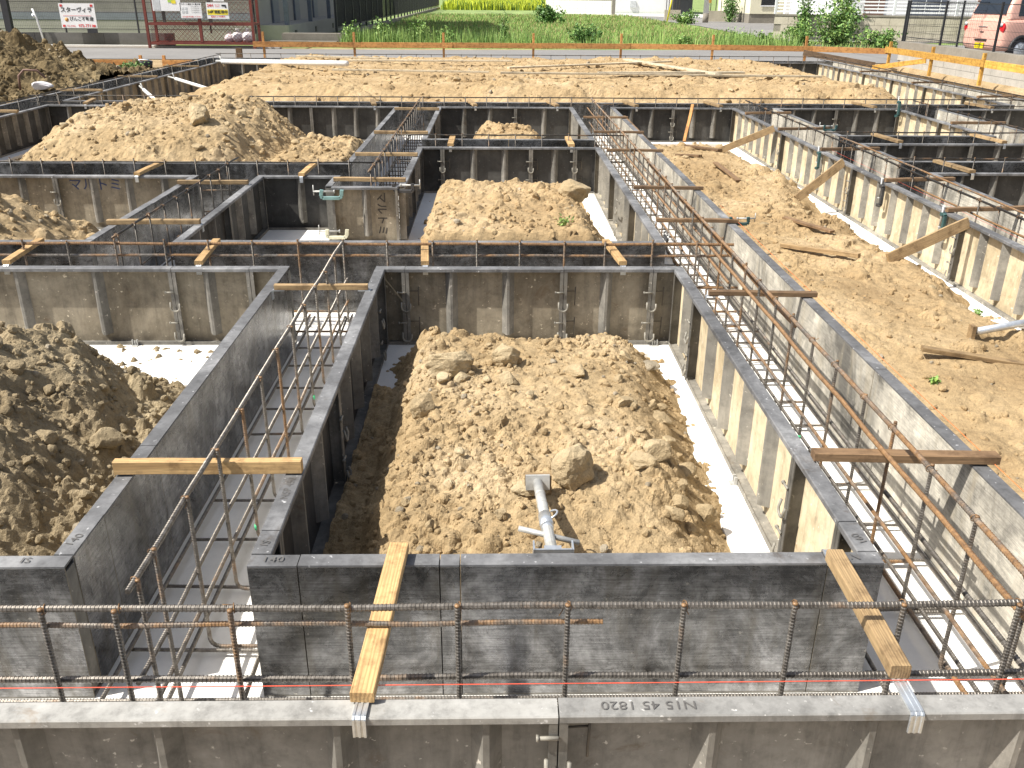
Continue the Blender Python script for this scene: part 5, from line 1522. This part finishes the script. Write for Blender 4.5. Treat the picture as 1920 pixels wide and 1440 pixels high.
for k, (x0, x1) in enumerate(((14.2, 15.0), (16.0, 17.4), (18.6, 19.6), (20.6, 21.8))):
    mb = MB(); mb.box(x0, x1, 36.96, 37.0, 0.9, 2.6); wn = part('wall_panel', mb, 'wall_brown' if k % 2 == 0 else 'frame_grey', o)
mb = MB(); mb.add([(13.2, 36.5, 5.6), (24.3, 36.5, 5.6), (24.3, 44.5, 5.6), (13.2, 44.5, 5.6), (13.2, 40.5, 7.6), (24.3, 40.5, 7.6)], [(0, 1, 5, 4), (2, 3, 4, 5), (1, 2, 5), (3, 0, 4), (3, 2, 1, 0)]); part('roof', mb, 'roof_dark', o)

# ------------------------------------------------------------------ far houses, walls, pole
o = empty('dwelling_house', (16.5, 56, 0.34), 'cream house with a tan corner block beyond the side road', 'house')
mb = MB(); mb.box(14.6, 18.2, 55, 63, 0.85, 6.2); part('wall', mb, 'wall_cream', o)
mb = MB(); mb.box(14.6, 18.2, 55.05, 63, 0.34, 0.85); part('plinth', mb, 'cap_concrete', o)
mb = MB(); mb.box(17.2, 20.2, 52.4, 58, 0.95, 6.0); part('corner_block', mb, 'wall_tan', o)
mb = MB(); mb.box(17.3, 20.1, 52.5, 58, 0.34, 0.95); part('undercroft', mb, 'opening_dark', o)
mb = MB(); mb.box(15.2, 16.1, 54.96, 55.0, 1.3, 2.4); wn = part('window', mb, 'opening_dark', o)
mb = MB(); mb.box(15.14, 16.16, 54.94, 54.96, 1.24, 1.30); part('sill', mb, 'white_bar', wn)
mb = MB(); mb.add([(14.2, 52, 6.2), (20.6, 52, 6.2), (20.6, 63.4, 6.2), (14.2, 63.4, 6.2), (17.4, 52, 8), (17.4, 63.4, 8)], [(0, 1, 4), (1, 2, 5, 4), (2, 3, 5), (3, 0, 4, 5), (3, 2, 1, 0)]); part('roof', mb, 'roof_dark', o)
o = empty('outdoor_unit', (16.9, 54.6, 0.5), 'white outdoor unit on a stand beside the cream house', 'outdoor unit')
mb = MB(); mb.box(16.45, 17.15, 54.4, 54.75, 0.72, 1.75); part('casing', mb, 'wall_white', o)
mb = MB(); mb.box(16.40, 17.2, 54.35, 54.8, 0.34, 0.60); part('stand', mb, 'galv_dull', o)
o = empty('dwelling_house', (10, 82, 0.34), 'white house with open forecourt in the far distance', 'house')
mb = MB(); mb.box(9.8, 14.6, 80, 90, 0.34, 6.0); part('wall', mb, 'wall_white', o)
mb = MB(); mb.box(14.6, 16.2, 79, 86, 0.34, 2.9); part('garage', mb, 'opening_dark', o)
mb = MB(); mb.box(11.2, 11.7, 79.9, 80, 0.8, 1.3); part('meter_box', mb, 'sign_grey', o)
mb = MB(); mb.add([(9.4, 79.5, 6), (15, 79.5, 6), (15, 90.5, 6), (9.4, 90.5, 6), (12.2, 79.5, 7.8), (12.2, 90.5, 7.8)], [(0, 1, 4), (1, 2, 5, 4), (2, 3, 5), (3, 0, 4, 5), (3, 2, 1, 0)]); part('roof', mb, 'roof_dark', o)
mb = MB(); mb.add([(8.8, 72, 0.356), (17, 66, 0.356), (17, 79.8, 0.356), (8.8, 79.8, 0.356)], [(0, 1, 2, 3)])
tag(link('forecourt', mb.mesh('forecourt', ['kerb'])), kind='structure')
o = empty('block_wall', (6.7, 75, 0.3), 'long white block wall at the end of the grass field', 'wall')
mb = MB(); mb.beam((4.2, 78.5, 0.85), (9.1, 74.2, 0.85), 0.14, 1.1); part('mortar_core', mb, 'kerb', o)
dw = (Vector((9.1, 74.2, 0)) - Vector((4.2, 78.5, 0))); Lw = dw.length; dw.normalize(); nrm = Vector((dw.y, -dw.x, 0))
bk3 = MB(); bk3.box(-0.395, 0.395, -0.02, 0.01, 0.004, 0.196); bk3_me = bk3.mesh('block', ['block_white'])
for r_ in range(5):
    for k in range(int(Lw / 0.8)):
        c = Vector((4.2, 78.5, 0)) + dw * (0.4 + 0.8 * k) + nrm * 0.075
        b_ = link('block', bk3_me, o); b_.location = (c.x - 6.7, c.y - 75, 0.35 + 0.2 * r_ - 0.3); b_.rotation_euler = (0, 0, math.atan2(dw.y, dw.x))
mb = MB(); mb.beam((4.2, 78.5, 1.42), (9.1, 74.2, 1.42), 0.2, 0.06); part('cap', mb, 'cap_concrete', o)
mb = MB(); mb.box(9.0, 9.25, 74.0, 74.25, 0.3, 1.5); part('end_pier', mb, 'cap_concrete', o)
o = empty('utility_pole', (12.2, 55.5, 0.34), 'white utility pole with a dark base beyond the grass', 'pole')
mb = MB(); mb.tube([(12.2, 55.5, 0.34), (12.2, 55.5, 0.85)], 0.17, 14); part('dark_base', mb, 'cap_concrete', o)
mb = MB(); mb.tube([(12.2, 55.5, 0.85), (12.2, 55.5, 9)], [0.168, 0.12], 14); part('shaft', mb, 'wall_white', o)
mb = MB(); mb.box(12.3, 12.42, 55.3, 55.36, 1.4, 2.6); part('striped_guard', mb, 'yellow_wood', o)
o = empty('guy_wire_cover', (10.3, 56, 0.3), 'slim yellow guy wire guard leaning beside the utility pole', 'guard')
mb = MB(); mb.tube([(10.05, 56, 0.3), (10.45, 56, 2.6)], 0.045, 8); part('sleeve', mb, 'sign_yellow', o)
for k, (x0, x1, y, m, lb) in enumerate(((10.6, 11.6, 60, 'block_tan', 'low tan wall left of the utility pole'), (12.6, 14.4, 58, 'block_tan', 'low block wall right of the utility pole'))):
    o = empty('garden_wall', ((x0 + x1) / 2, y, 0.34), lb, 'wall')
    mb = MB(); mb.box(x0, x1, y, y + 0.15, 0.34, 0.95); part('masonry', mb, m, o)
    for j in range(6):
        xx = x0 + 0.1 + (x1 - x0 - 0.2) * j / 5
        mb = MB(); mb.box(xx - 0.02, xx + 0.02, y + 0.05, y + 0.09, 0.95, 1.9); part('railing_bar', mb, 'fence_brown', o)
    mb = MB(); mb.box(x0, x1, y + 0.04, y + 0.10, 1.9, 1.95); part('railing', mb, 'fence_brown', o)
# ==================================================================== LEFT SIDE: APARTMENT BLOCK, CAGE, SIGNS
o = empty('apartment_building', (-11, 36, 0.34), 'grey apartment block with siding behind the mesh fence at left', 'building')
mb = MB(); mb.box(-30, -7.6, 30.5, 52, 0.34, 8.6); part('wall', mb, 'siding', o)
for k in range(9):
    mb = MB(); mb.box(-30, -7.62, 30.47, 30.4995, 1.22 + 0.30 * k, 1.505 + 0.30 * k); part('siding_board', mb, 'siding', o)
mb = MB(); mb.box(-30, -7.58, 30.44, 30.499, 1.00, 1.21); part('base_band', mb, 'siding_band', o)
mb = MB(); mb.box(-30, -7.58, 30.45, 30.499, 0.34, 0.99); part('plinth', mb, 'render_grey', o)
mb = MB(); mb.box(-7.6, -7.57, 30.5, 52, 0.34, 8.6); part('side_wall', mb, 'render_grey', o)
mb = MB(); mb.box(-7.57, -6.6, 30.8, 50, 0.34, 0.86); part('walkway_base', mb, 'render_grey', o)
for y in (33.0, 36.6, 40.4):
    mb = MB(); mb.box(-7.57, -7.53, y, y + 0.95, 0.87, 2.9); d_ = part('door', mb, 'door_grey', o)
    mb = MB(); mb.box(-7.53, -7.47, y + 0.08, y + 0.12, 1.8, 2.0); part('handle', mb, 'galv', d_)
    mb = MB(); mb.box(-7.565, -7.50, y - 0.12, y - 0.01, 0.86, 3.0); part('door_frame', mb, 'frame_grey', o)
    mb = MB(); mb.box(-6.6, -6.585, y - 1.2, y - 0.9, 0.50, 0.68); part('vent', mb, 'opening_dark', o)
for y in (31.0, 35.0, 39.0, 43.0):
    mb = MB(); mb.box(-6.75, -6.62, y, y + 0.13, 0.86, 8.6); part('post', mb, 'frame_grey', o)
mb = MB(); mb.add([(-30.4, 30, 8.6), (-6.5, 30, 8.6), (-6.5, 52.4, 8.6), (-30.4, 52.4, 8.6), (-30.4, 41, 10.4), (-6.5, 41, 10.4)], [(0, 1, 5, 4), (2, 3, 4, 5), (1, 2, 5), (3, 0, 4), (3, 2, 1, 0)]); part('roof', mb, 'roof_dark', o)
o = empty('entrance_steps', (-5.6, 29, 0.34), 'two low concrete steps at the corner of the apartment block', 'steps')
mb = MB(); mb.box(-6.7, -4.7, 28.4, 28.75, 0.34, 0.50); part('lower_step', mb, 'cap_concrete', o)
mb = MB(); mb.box(-6.4, -4.5, 28.9, 29.3, 0.34, 0.70); part('upper_step', mb, 'cap_concrete', o)
# retaining wall with mesh fence
o = empty('retaining_wall', (-14, 28.2, 0.34), 'low dark stained concrete wall under the mesh fence at left', 'wall')
for k in range(7):
    mb = MB(); mb.box(-23.4 + 2.0 * k, -21.41 + 2.0 * k, 28.1 + 0.004 * (k % 2), 28.3, 0.30, 0.71); part('wall_section', mb, 'wall_dark', o)
mb = MB(); mb.box(-23.4, -9.2, 28.102, 28.098, 0.3, 0.3)
o2 = mesh_fence((-23.0, 28.2), (-6.9, 28.2), 0.71, 1.62, 'thin dark mesh fence behind the estate sign at left', [0.0, 2.1, 4.2, 6.35, 8.45, 10.5, 12.6, 14.7, 16.0], 0.05, 0.12, 'fence_black', 0.0018)
o = empty('drain_pipe', (-13.2, 28.0, 0.34), 'thin white pipe standing beside a dark post at the far left', 'pipe')
mb = MB(); mb.tube([(-13.1, 28.0, 0.34), (-13.2, 28.0, 1.1), (-13.28, 28.0, 1.35)], 0.03, 8); part('tube', mb, 'pipe_white', o)
mb = MB(); mb.tube([(-13.25, 28.0, 1.12), (-13.3, 28.0, 1.2)], 0.05, 8); part('joint', mb, 'galv', o)
o = empty('gate_post', (-14.0, 27.9, 0.34), 'thick dark post at the far left edge behind the pile', 'post')
mb = MB(); mb.box(-14.08, -13.9, 27.85, 28.0, 0.34, 2.2); part('shaft', mb, 'fence_black', o)
mb = MB(); mb.box(-14.1, -13.88, 27.83, 28.02, 2.2, 2.24); part('cap', mb, 'fence_black', o)

# estate sign
sg = empty('estate_sign', (-11.98, 27.95, 0.83), 'white sign board with black and red Japanese lettering on the left fence', 'sign')
mb = MB(); mb.box(-12.49, -11.48, 27.94, 27.96, 0.845, 1.50); part('board', mb, 'sign_white', sg)
for x in (-12.42, -11.56):
    for z in (0.90, 1.44):
        mb = MB(); mb.box(x - 0.035, x + 0.035, 27.932, 27.94, z - 0.03, z + 0.03); part('corner_mark', mb, 'sign_red', sg)
mb = MB(); mb.box(-12.40, -11.6, 27.936, 27.94, 1.165, 1.173); part('red_rule', mb, 'sign_red', sg)
mb = MB(); mb.box(-11.78, -11.50, 27.93, 27.97, 0.71, 0.83); part('lower_tab', mb, 'fence_black', sg)
mb = MB(); mb.tube([(-12.32, 27.936, 1.07), (-12.32, 27.94, 1.07)], 0.055, 14); part('emblem', mb, 'orange_wood', sg)
bpy.context.view_layer.update()
text(sg, 'スターヴィラ', 0.15, face_xz(-12.0, 27.935, 1.32), 'sign_black', 'lettering', bold=0.004)
text(sg, 'ぴんこ不動産', 0.115, face_xz(-11.89, 27.935, 1.08), 'sign_black', 'lettering', bold=0.003)
text(sg, '972-7711', 0.11, face_xz(-11.80, 27.935, 0.90), 'sign_red', 'lettering', bold=0.003)
text(sg, 'TEL(086)', 0.07, face_xz(-12.22, 27.935, 0.895), 'sign_red', 'lettering')
# red rubbish cage
cg = empty('rubbish_cage', (-8.3, 27.6, 0.34), 'red-brown steel mesh rubbish cage across the road at left', 'rubbish cage')
for x, y in ((-9.82, 27.3), (-6.85, 27.3), (-9.82, 28.0), (-6.85, 28.0)):
    mb = MB(); mb.box(x - 0.035, x + 0.035, y - 0.035, y + 0.035, 0.34, 2.3); part('post', mb, 'cage_red', cg)
for z in (0.48, 0.99, 2.25):
    mb = MB(); mb.box(-9.785, -6.885, 27.27, 27.33, z - 0.035, z + 0.035); part('front_rail', mb, 'cage_red', cg)
    mb = MB(); mb.box(-9.785, -6.885, 27.97, 28.03, z - 0.035, z + 0.035); part('back_rail', mb, 'cage_red', cg)
    for x in (-9.82, -6.85):
        mb = MB(); mb.box(x - 0.03, x + 0.03, 27.34, 27.96, z - 0.03, z + 0.03); part('side_rail', mb, 'cage_red', cg)
mb = MB(); mb.box(-8.36, -8.28, 27.262, 27.338, 0.516, 1.18); part('door_post', mb, 'cage_red', cg)
mb = MB(); mb.box(-9.35, -9.27, 27.275, 27.325, 1.03, 2.21); part('upright', mb, 'fence_brown', cg)
mb = MB(); mb.box(-8.05, -7.97, 27.275, 27.325, 1.03, 2.21); part('upright', mb, 'fence_brown', cg)
mb = MB(); mb.box(-9.78, -6.89, 27.34, 27.96, 0.46, 0.475); part('floor_plate', mb, 'cage_red', cg)
def diamond(x0, x1, z0, z1, y, name='mesh_panel', step=0.09):
    mb = MB()
    for s in (1, -1):
        c = x0 - (z1 - z0)
        while c < x1 + (z1 - z0):
            t0, t1 = z0, z1
            def xx(z): return c + (z - z0 if s > 0 else z1 - z)
            pts = [(z, xx(z)) for z in np.linspace(z0, z1, 9) if x0 <= xx(z) <= x1]
            if len(pts) >= 2: mb.tube([(pts[0][1], y, pts[0][0]), (pts[-1][1], y, pts[-1][0])], 0.004, 3, cap=False)
            c += step
    p_ = part(name, mb, 'cage_red', cg); p_['kind'] = 'stuff'
diamond(-9.78, -8.36, 0.51, 0.96, 27.30, step=0.055)
diamond(-8.28, -6.89, 0.51, 0.96, 27.30, step=0.10)
diamond(-9.78, -6.89, 0.51, 2.2, 28.0, step=0.13)
# cage signs
def cage_sign(x0, x1, z0, z1, label):
    o = empty('cage_sign', ((x0 + x1) / 2, 27.23, z0), label, 'sign', 'signs on the rubbish cage')
    mb = MB(); mb.box(x0, x1, 27.22, 27.24, z0, z1); part('board', mb, 'sign_white', o)
    return o
s1 = cage_sign(-9.56, -8.78, 1.33, 2.0, 'map-like white sign with green and yellow patches on the rubbish cage')
for nm, m, a, b, c, d in (('green_patch', 'sign_green', -9.12, -8.92, 1.55, 1.72), ('yellow_patch', 'sign_yellow', -9.02, -8.90, 1.52, 1.60), ('grey_patch', 'sign_grey', -9.54, -9.35, 1.36, 1.62)):
    mb = MB(); mb.box(a, b, 27.214, 27.2195 if 'yellow' not in nm else 27.2135, c, d); part(nm, mb, m, s1)
s2 = cage_sign(-8.80, -8.21, 1.145, 1.545, 'white rubbish notice with small pictures on the rubbish cage')
for k in range(4):
    mb = MB(); mb.box(-8.76 + 0.09 * (k % 2), -8.70 + 0.09 * (k % 2), 27.214, 27.2195, 1.28 + 0.09 * (k // 2), 1.34 + 0.09 * (k // 2)); part('picture', mb, 'sign_grey', s2)
s3 = cage_sign(-8.07, -7.46, 1.135, 1.555, 'white security notice with a yellow band on the rubbish cage')
mb = MB(); mb.box(-8.05, -7.48, 27.214, 27.2195, 1.235, 1.375); part('yellow_band', mb, 'sign_yellow', s3)
mb = MB(); mb.box(-7.64, -7.52, 27.214, 27.2195, 1.455, 1.50); mb.box(-7.55, -7.51, 27.2142, 27.2193, 1.42, 1.455); part('camera_picture', mb, 'sign_black', s3)
s4 = cage_sign(-7.86, -7.56, 1.585, 1.80, 'small white notice above the security notice on the rubbish cage')
bpy.context.view_layer.update()
text(s2, 'アパート専用ゴミ置き場', 0.05, face_xz(-8.505, 27.216, 1.505), 'sign_black', 'lettering', bold=0.001)
for k in range(4): text(s2, 'ゴミの分別を守って', 0.032, face_xz(-8.36, 27.216, 1.44 - 0.05 * k), 'sign_black', 'lettering')
text(s2, 'ゴミは必ず分別して下さい', 0.045, face_xz(-8.505, 27.216, 1.18), 'sign_red', 'lettering', bold=0.001)
text(s3, '24H', 0.10, face_xz(-7.955, 27.216, 1.475), 'sign_red', 'lettering', bold=0.003)
text(s3, 'Security\nSystem', 0.042, face_xz(-7.76, 27.216, 1.475), 'sign_red', 'lettering')
text(s3, '24時間監視中', 0.092, face_xz(-7.765, 27.211, 1.305), 'sign_black', 'lettering', bold=0.003)
text(s3, '監視カメラ作動中', 0.05, face_xz(-7.765, 27.216, 1.185), 'sign_red', 'lettering', bold=0.001)
text(s4, '禁止', 0.09, face_xz(-7.71, 27.216, 1.66), 'sign_black', 'lettering', bold=0.002)
# rubbish bags
for k, (x, y, s, m, lb) in enumerate(((-7.62, 27.62, 0.15, 'bag_pink', 'small pinkish rubbish bag in the red cage, left one'), (-7.40, 27.66, 0.19, 'bag_white', 'grey-white rubbish bag in the red cage, middle one'), (-7.10, 27.64, 0.20, 'bag_white', 'white rubbish bag in the red cage, right one'))):
    v, f = ICO[3]
    rs = np.random.RandomState(k + 5)
    d = 1 + 0.25 * fbm(v[:, 0] * 2 + k * 7, v[:, 1] * 2 + v[:, 2] * 3, 2.0, 4) + 0.10 * fbm(v[:, 0] * 5, v[:, 2] * 5 + v[:, 1] * 4, 3.0, 3)
    v = v * d[:, None] * np.array([s, s * 0.9, s * 0.8]); v[:, 2] -= v[:, 2].min() * 1.0
    top = v[:, 2] > v[:, 2].max() * 0.86
    o = empty('rubbish_bag', (x, y, 0.478), lb, 'rubbish bag', 'rubbish bags in the cage')
    link('bag', np_mesh('bag', v, f, [m], True), o)
    mb = MB(); zt_ = v[:, 2].max()
    for a in (0.5, 2.4): mb.tube([(0, 0, zt_ - 0.02), (0.05 * math.cos(a), 0.03 * math.sin(a), zt_ + 0.05), (0.07 * math.cos(a), 0.04 * math.sin(a), zt_ + 0.03)], [0.02, 0.022, 0.01], 6)
    link('knot', mb.mesh('knot', [m]), o)
# black bar fence receding along the field
o = empty('bar_fence', (-5.6, 32, 0.34), 'black bar fence on a low kerb receding along the left of the field', 'fence')
mb = MB(); mb.box(-5.68, -5.52, 34.0, 98, 0.3, 0.50); part('base_kerb', mb, 'cap_concrete', o)
y = 34.05
while y < 98:
    mb = MB(); mb.box(-5.64, -5.56, y, y + 0.08, 0.50, 1.9); part('post', mb, 'fence_black', o); y += 2.0
for z in (0.66, 1.82):
    mb = MB(); mb.box(-5.615, -5.585, 34.0, 98, z, z + 0.05); part('rail', mb, 'fence_black', o)
y = 34.2
while y < 70:
    mb = MB(); mb.box(-5.61, -5.59, y, y + 0.025, 0.71, 1.82); part('bar', mb, 'fence_black', o); y += 0.14 if y < 48 else 0.22
mb = MB()
while y < 98: mb.box(-5.61, -5.59, y, y + 0.04, 0.71, 1.82); y += 0.25
s_ = part('bar', mb, 'fence_black', o); s_['kind'] = 'stuff'

# ==================================================================== VEGETATION
def blades(name, n, area, hgt, wdt, mats, label, seed, dens=None, lean=0.45, zf=0.33, cat='grass', kind='stuff'):
    rs = np.random.RandomState(seed)
    x = rs.uniform(area[0], area[1], n * 2); y = area[2] + (area[3] - area[2]) * rs.rand(n * 2) ** 1.35
    if dens is not None:
        k = rs.rand(n * 2) < dens(x, y); x, y = x[k], y[k]
    x, y = x[:n], y[:n]; n = len(x)
    h = hgt[0] + (hgt[1] - hgt[0]) * rs.rand(n) ** 1.6 * (0.55 + 0.9 * np.clip(fbm(x, y, 0.5, 3) + 0.5, 0, 1))
    a = rs.uniform(0, 2 * np.pi, n); l = rs.uniform(0, lean, n) * h; b = rs.uniform(0, 2 * np.pi, n)
    w_ = wdt * rs.uniform(0.6, 1.4, n) * (1 + (y - area[2]) * 0.02)
    dx, dy = np.cos(a) * w_ / 2, np.sin(a) * w_ / 2
    lx, ly = np.cos(b) * l, np.sin(b) * l
    z0 = np.full(n, zf)
    V = np.stack([np.stack([x - dx, y - dy, z0], 1), np.stack([x + dx, y + dy, z0], 1), np.stack([x + lx * 0.45 + dx * .7, y + ly * 0.45 + dy * .7, z0 + h * 0.6], 1), np.stack([x + lx * 0.45 - dx * .7, y + ly * 0.45 - dy * .7, z0 + h * 0.6], 1), np.stack([x + lx, y + ly, z0 + h], 1)], 1).reshape(-1, 3)
    base = np.arange(n) * 5
    F = np.concatenate([np.stack([base, base + 1, base + 2], 1), np.stack([base, base + 2, base + 3], 1), np.stack([base + 3, base + 2, base + 4], 1)])
    mi = np.tile(rs.randint(0, len(mats), n), 3)
    loc = np.array([(area[0] + area[1]) / 2, area[2], zf])
    o = link(name, np_mesh(name, V - loc, F, mats, False, mi), loc=tuple(loc))
    return tag(o, label, cat, None, kind)
blades('field_grass', 60000, (-5.3, 13.5, 29.2, 72), (0.05, 0.20), 0.022, ['grass', 'grass', 'leaf_light', 'weed', 'dry_plant'], 'rough green grass covering the empty field', 3,
       dens=lambda x, y: np.where((x > 9.9) & (y > 33) | (x > 13), 0.0, 0.55 + 0.9 * fbm(x, y, 0.35, 3)))
blades('roadside_weeds', 9000, (-4.6, 9.2, 28.3, 30.2), (0.12, 0.62), 0.02, ['weed', 'grass', 'leaf_light'], 'tall weeds along the far edge of the road', 4, lean=0.35,
       dens=lambda x, y: np.clip(0.25 + 1.5 * fbm(x, y * 0.3, 0.8, 3) + np.where(x < 0.5, 0.35, 0), 0.05, 1))
blades('rice_crop', 24000, (-5, 12, 92, 135), (0.55, 0.95), 0.10, ['rice', 'rice', 'rice_stalk'], 'bright yellow-green rice crop beyond the field', 5, lean=0.25)
mb = MB(); mb.box(-5.2, 14, 94, 160, 0.3, 0.72); tag(link('rice_paddy', mb.mesh('rice_paddy', ['rice'])), kind='structure')

def bush(name, label, c, rad, n, leaf, mats, seed, stems=7, cat='bush', upright=0.0, group=None):
    """leaf clumps on branching stems; c = base centre"""
    rs = np.random.RandomState(seed)
    root = empty(name, c, label, cat, group)
    st = MB(); clumps = []
    for k in range(stems):
        a = rs.uniform(0, 2 * np.pi); rr = rs.rand() ** 0.6
        top = np.array([math.cos(a) * rad[0] * rr * 0.85, math.sin(a) * rad[1] * rr * 0.85, rad[2] * (rs.uniform(0.55, 1.0) if upright else (0.45 + 0.55 * math.sqrt(max(0, 1 - rr * rr))) * rs.uniform(0.8, 1.05))])
        mid_ = top * np.array([0.45, 0.45, 0.55]) + rs.normal(size=3) * 0.04 * min(1.0, max(rad) * 2)
        q_ = min(1.0, max(rad) * 2)
        st.tube([(0.05 * q_ * math.cos(a), 0.05 * q_ * math.sin(a), 0), tuple(mid_ * 1.0), tuple(top)], [0.014 * q_, 0.010 * q_, 0.005 * q_], 5)
        for t in np.linspace(0.25, 1.0, 6):
            p = (mid_ * (t / 0.5) if t < 0.5 else mid_ + (top - mid_) * (t - 0.5) / 0.5)
            for _ in range(2): clumps.append((p + rs.normal(size=3) * np.array(rad) * 0.17, rs.uniform(0.10, 0.22) * max(rad)))
    part_ = link('stems', st.mesh('stems', ['stem']), root)
    per = max(1, n // len(clumps))
    C = np.repeat(np.array([q for q, _ in clumps]), per, 0); S = np.repeat(np.array([s for _, s in clumps]), per)
    m = len(C)
    d = rs.normal(size=(m, 3)); d /= np.linalg.norm(d, axis=1)[:, None]
    pos = C + d * (S * rs.rand(m) ** 0.4)[:, None]
    pos[:, 2] = np.maximum(pos[:, 2], 0.02)
    u = rs.normal(size=(m, 3)); u[:, 2] -= 0.4; u /= np.linalg.norm(u, axis=1)[:, None]
    nn = d + np.array([0, 0, 0.6]) + rs.normal(size=(m, 3)) * 0.5
    v = np.cross(nn, u); v /= np.linalg.norm(v, axis=1)[:, None] + 1e-9
    L = leaf * rs.uniform(0.6, 1.3, m)[:, None]
    W = L * 0.30
    V = np.stack([pos, pos + u * L * 0.45 + v * W, pos + u * L, pos + u * L * 0.45 - v * W], 1).reshape(-1, 3)
    b = np.arange(m) * 4
    F = np.stack([b, b + 1, b + 2, b + 3], 1)
    f = link('foliage', np_mesh('foliage', V, F, mats, False, rs.randint(0, len(mats), m)), root); f['kind'] = 'stuff'
    return root
bush('bush', 'round leafy bush standing in the middle of the field', (2.95, 52, 0.33), (0.95, 0.8, 0.85), 2600, 0.14, ['leaf', 'leaf', 'weed'], 2, 16)
bush('bush', 'dark dense bush beside the road right of centre', (2.95, 30.3, 0.33), (0.62, 0.5, 0.50), 2000, 0.085, ['leaf', 'leaf', 'weed'], 3, 14)
bush('bush', 'largest tangled bush beside the right end of the batter board', (11.0, 30.6, 0.33), (0.95, 0.7, 1.05), 3600, 0.10, ['leaf', 'weed', 'leaf_light'], 4, 18)
bush('bush', 'left part of the tangled bushes at the right of the road', (9.7, 30.2, 0.33), (0.55, 0.5, 0.70), 1700, 0.09, ['leaf', 'weed', 'leaf_light'], 5, 12)
bush('bush', 'low bright bush at the corner before the block wall', (12.1, 29.6, 0.33), (0.75, 0.5, 0.48), 1800, 0.09, ['weed', 'leaf_light', 'leaf'], 6, 12)
bush('bush', 'small bush at the foot of the utility pole', (10.6, 53, 0.33), (0.9, 0.6, 0.6), 1100, 0.13, ['weed', 'leaf', 'leaf_light'], 7, 10)
bush('bush', 'leafy shrub by the far low walls', (14.0, 57, 0.33), (0.5, 0.5, 1.5), 900, 0.14, ['leaf', 'leaf', 'weed'], 8, 9)
bush('weed_stalk', 'dark upright weed stalk in the roadside grass near the centre', (0.30, 31, 0.33), (0.10, 0.10, 0.85), 420, 0.07, ['leaf', 'leaf', 'weed'], 9, 5, 'weed', 1)
bush('vine_shrub', 'climbing shrub on the white slat fence behind the bushes', (12.6, 34.3, 0.5), (0.55, 0.25, 1.5), 1400, 0.10, ['leaf', 'weed', 'leaf_light'], 10, 10, 'shrub', 1)
bush('vine_shrub', 'second climbing shrub on the left of the white slat fence', (11.3, 34.9, 0.5), (0.35, 0.25, 1.3), 800, 0.10, ['leaf', 'weed'], 11, 8, 'shrub', 1)
for k, (x, y, r_, h_, lb) in enumerate(((-4.3, 28.9, 0.30, 0.55, 'weedy shrub at the foot of the steps'), (-3.4, 29.0, 0.35, 0.60, 'tall weed clump left behind the batter board'), (-2.3, 29.1, 0.35, 0.62, 'second tall weed clump behind the batter board'), (-1.4, 29.0, 0.35, 0.52, 'third tall weed clump behind the batter board'), (5.9, 29.6, 0.4, 0.30, 'low weed clump right of the dark bush'), (7.6, 29.8, 0.5, 0.45, 'weed clump left of the tangled bushes'), (8.5, 29.8, 0.4, 0.40, 'weed clump touching the tangled bushes'))):
    bush('weed_clump', lb, (x, y, 0.33), (r_, 0.3, h_), 700, 0.085, ['weed', 'leaf_light', 'weed'], 20 + k, 10, 'weed', 1)
for k, (x, y, s, lb) in enumerate(((2.02, 3.72, 0.03, 'small green sprout on the sandy strip near the right channel'), (2.75, 4.75, 0.06, 'small green sprout beside the white blinding strip'), (1.78, 5.0, 0.06, 'tiny weed against the outer side of the right channel'), (0.45, 5.75, 0.09, 'small green sprout on the second box mound'))):
    hz = hz7 if k < 3 else hz4
    bush('sprout', lb, (x, y, float(hz(np.array([x]), np.array([y]))[0]) - 0.01), (s, s, s * 0.8), 90, 0.025, ['leaf_light', 'weed'], 40 + k, 6, 'weed', 1)
bush('weed_clump', 'green weeds at the foot of the dark pile', (-7.4, 19.3, 0.33), (0.4, 0.3, 0.16), 500, 0.06, ['weed', 'leaf'], 50, 12, 'weed')
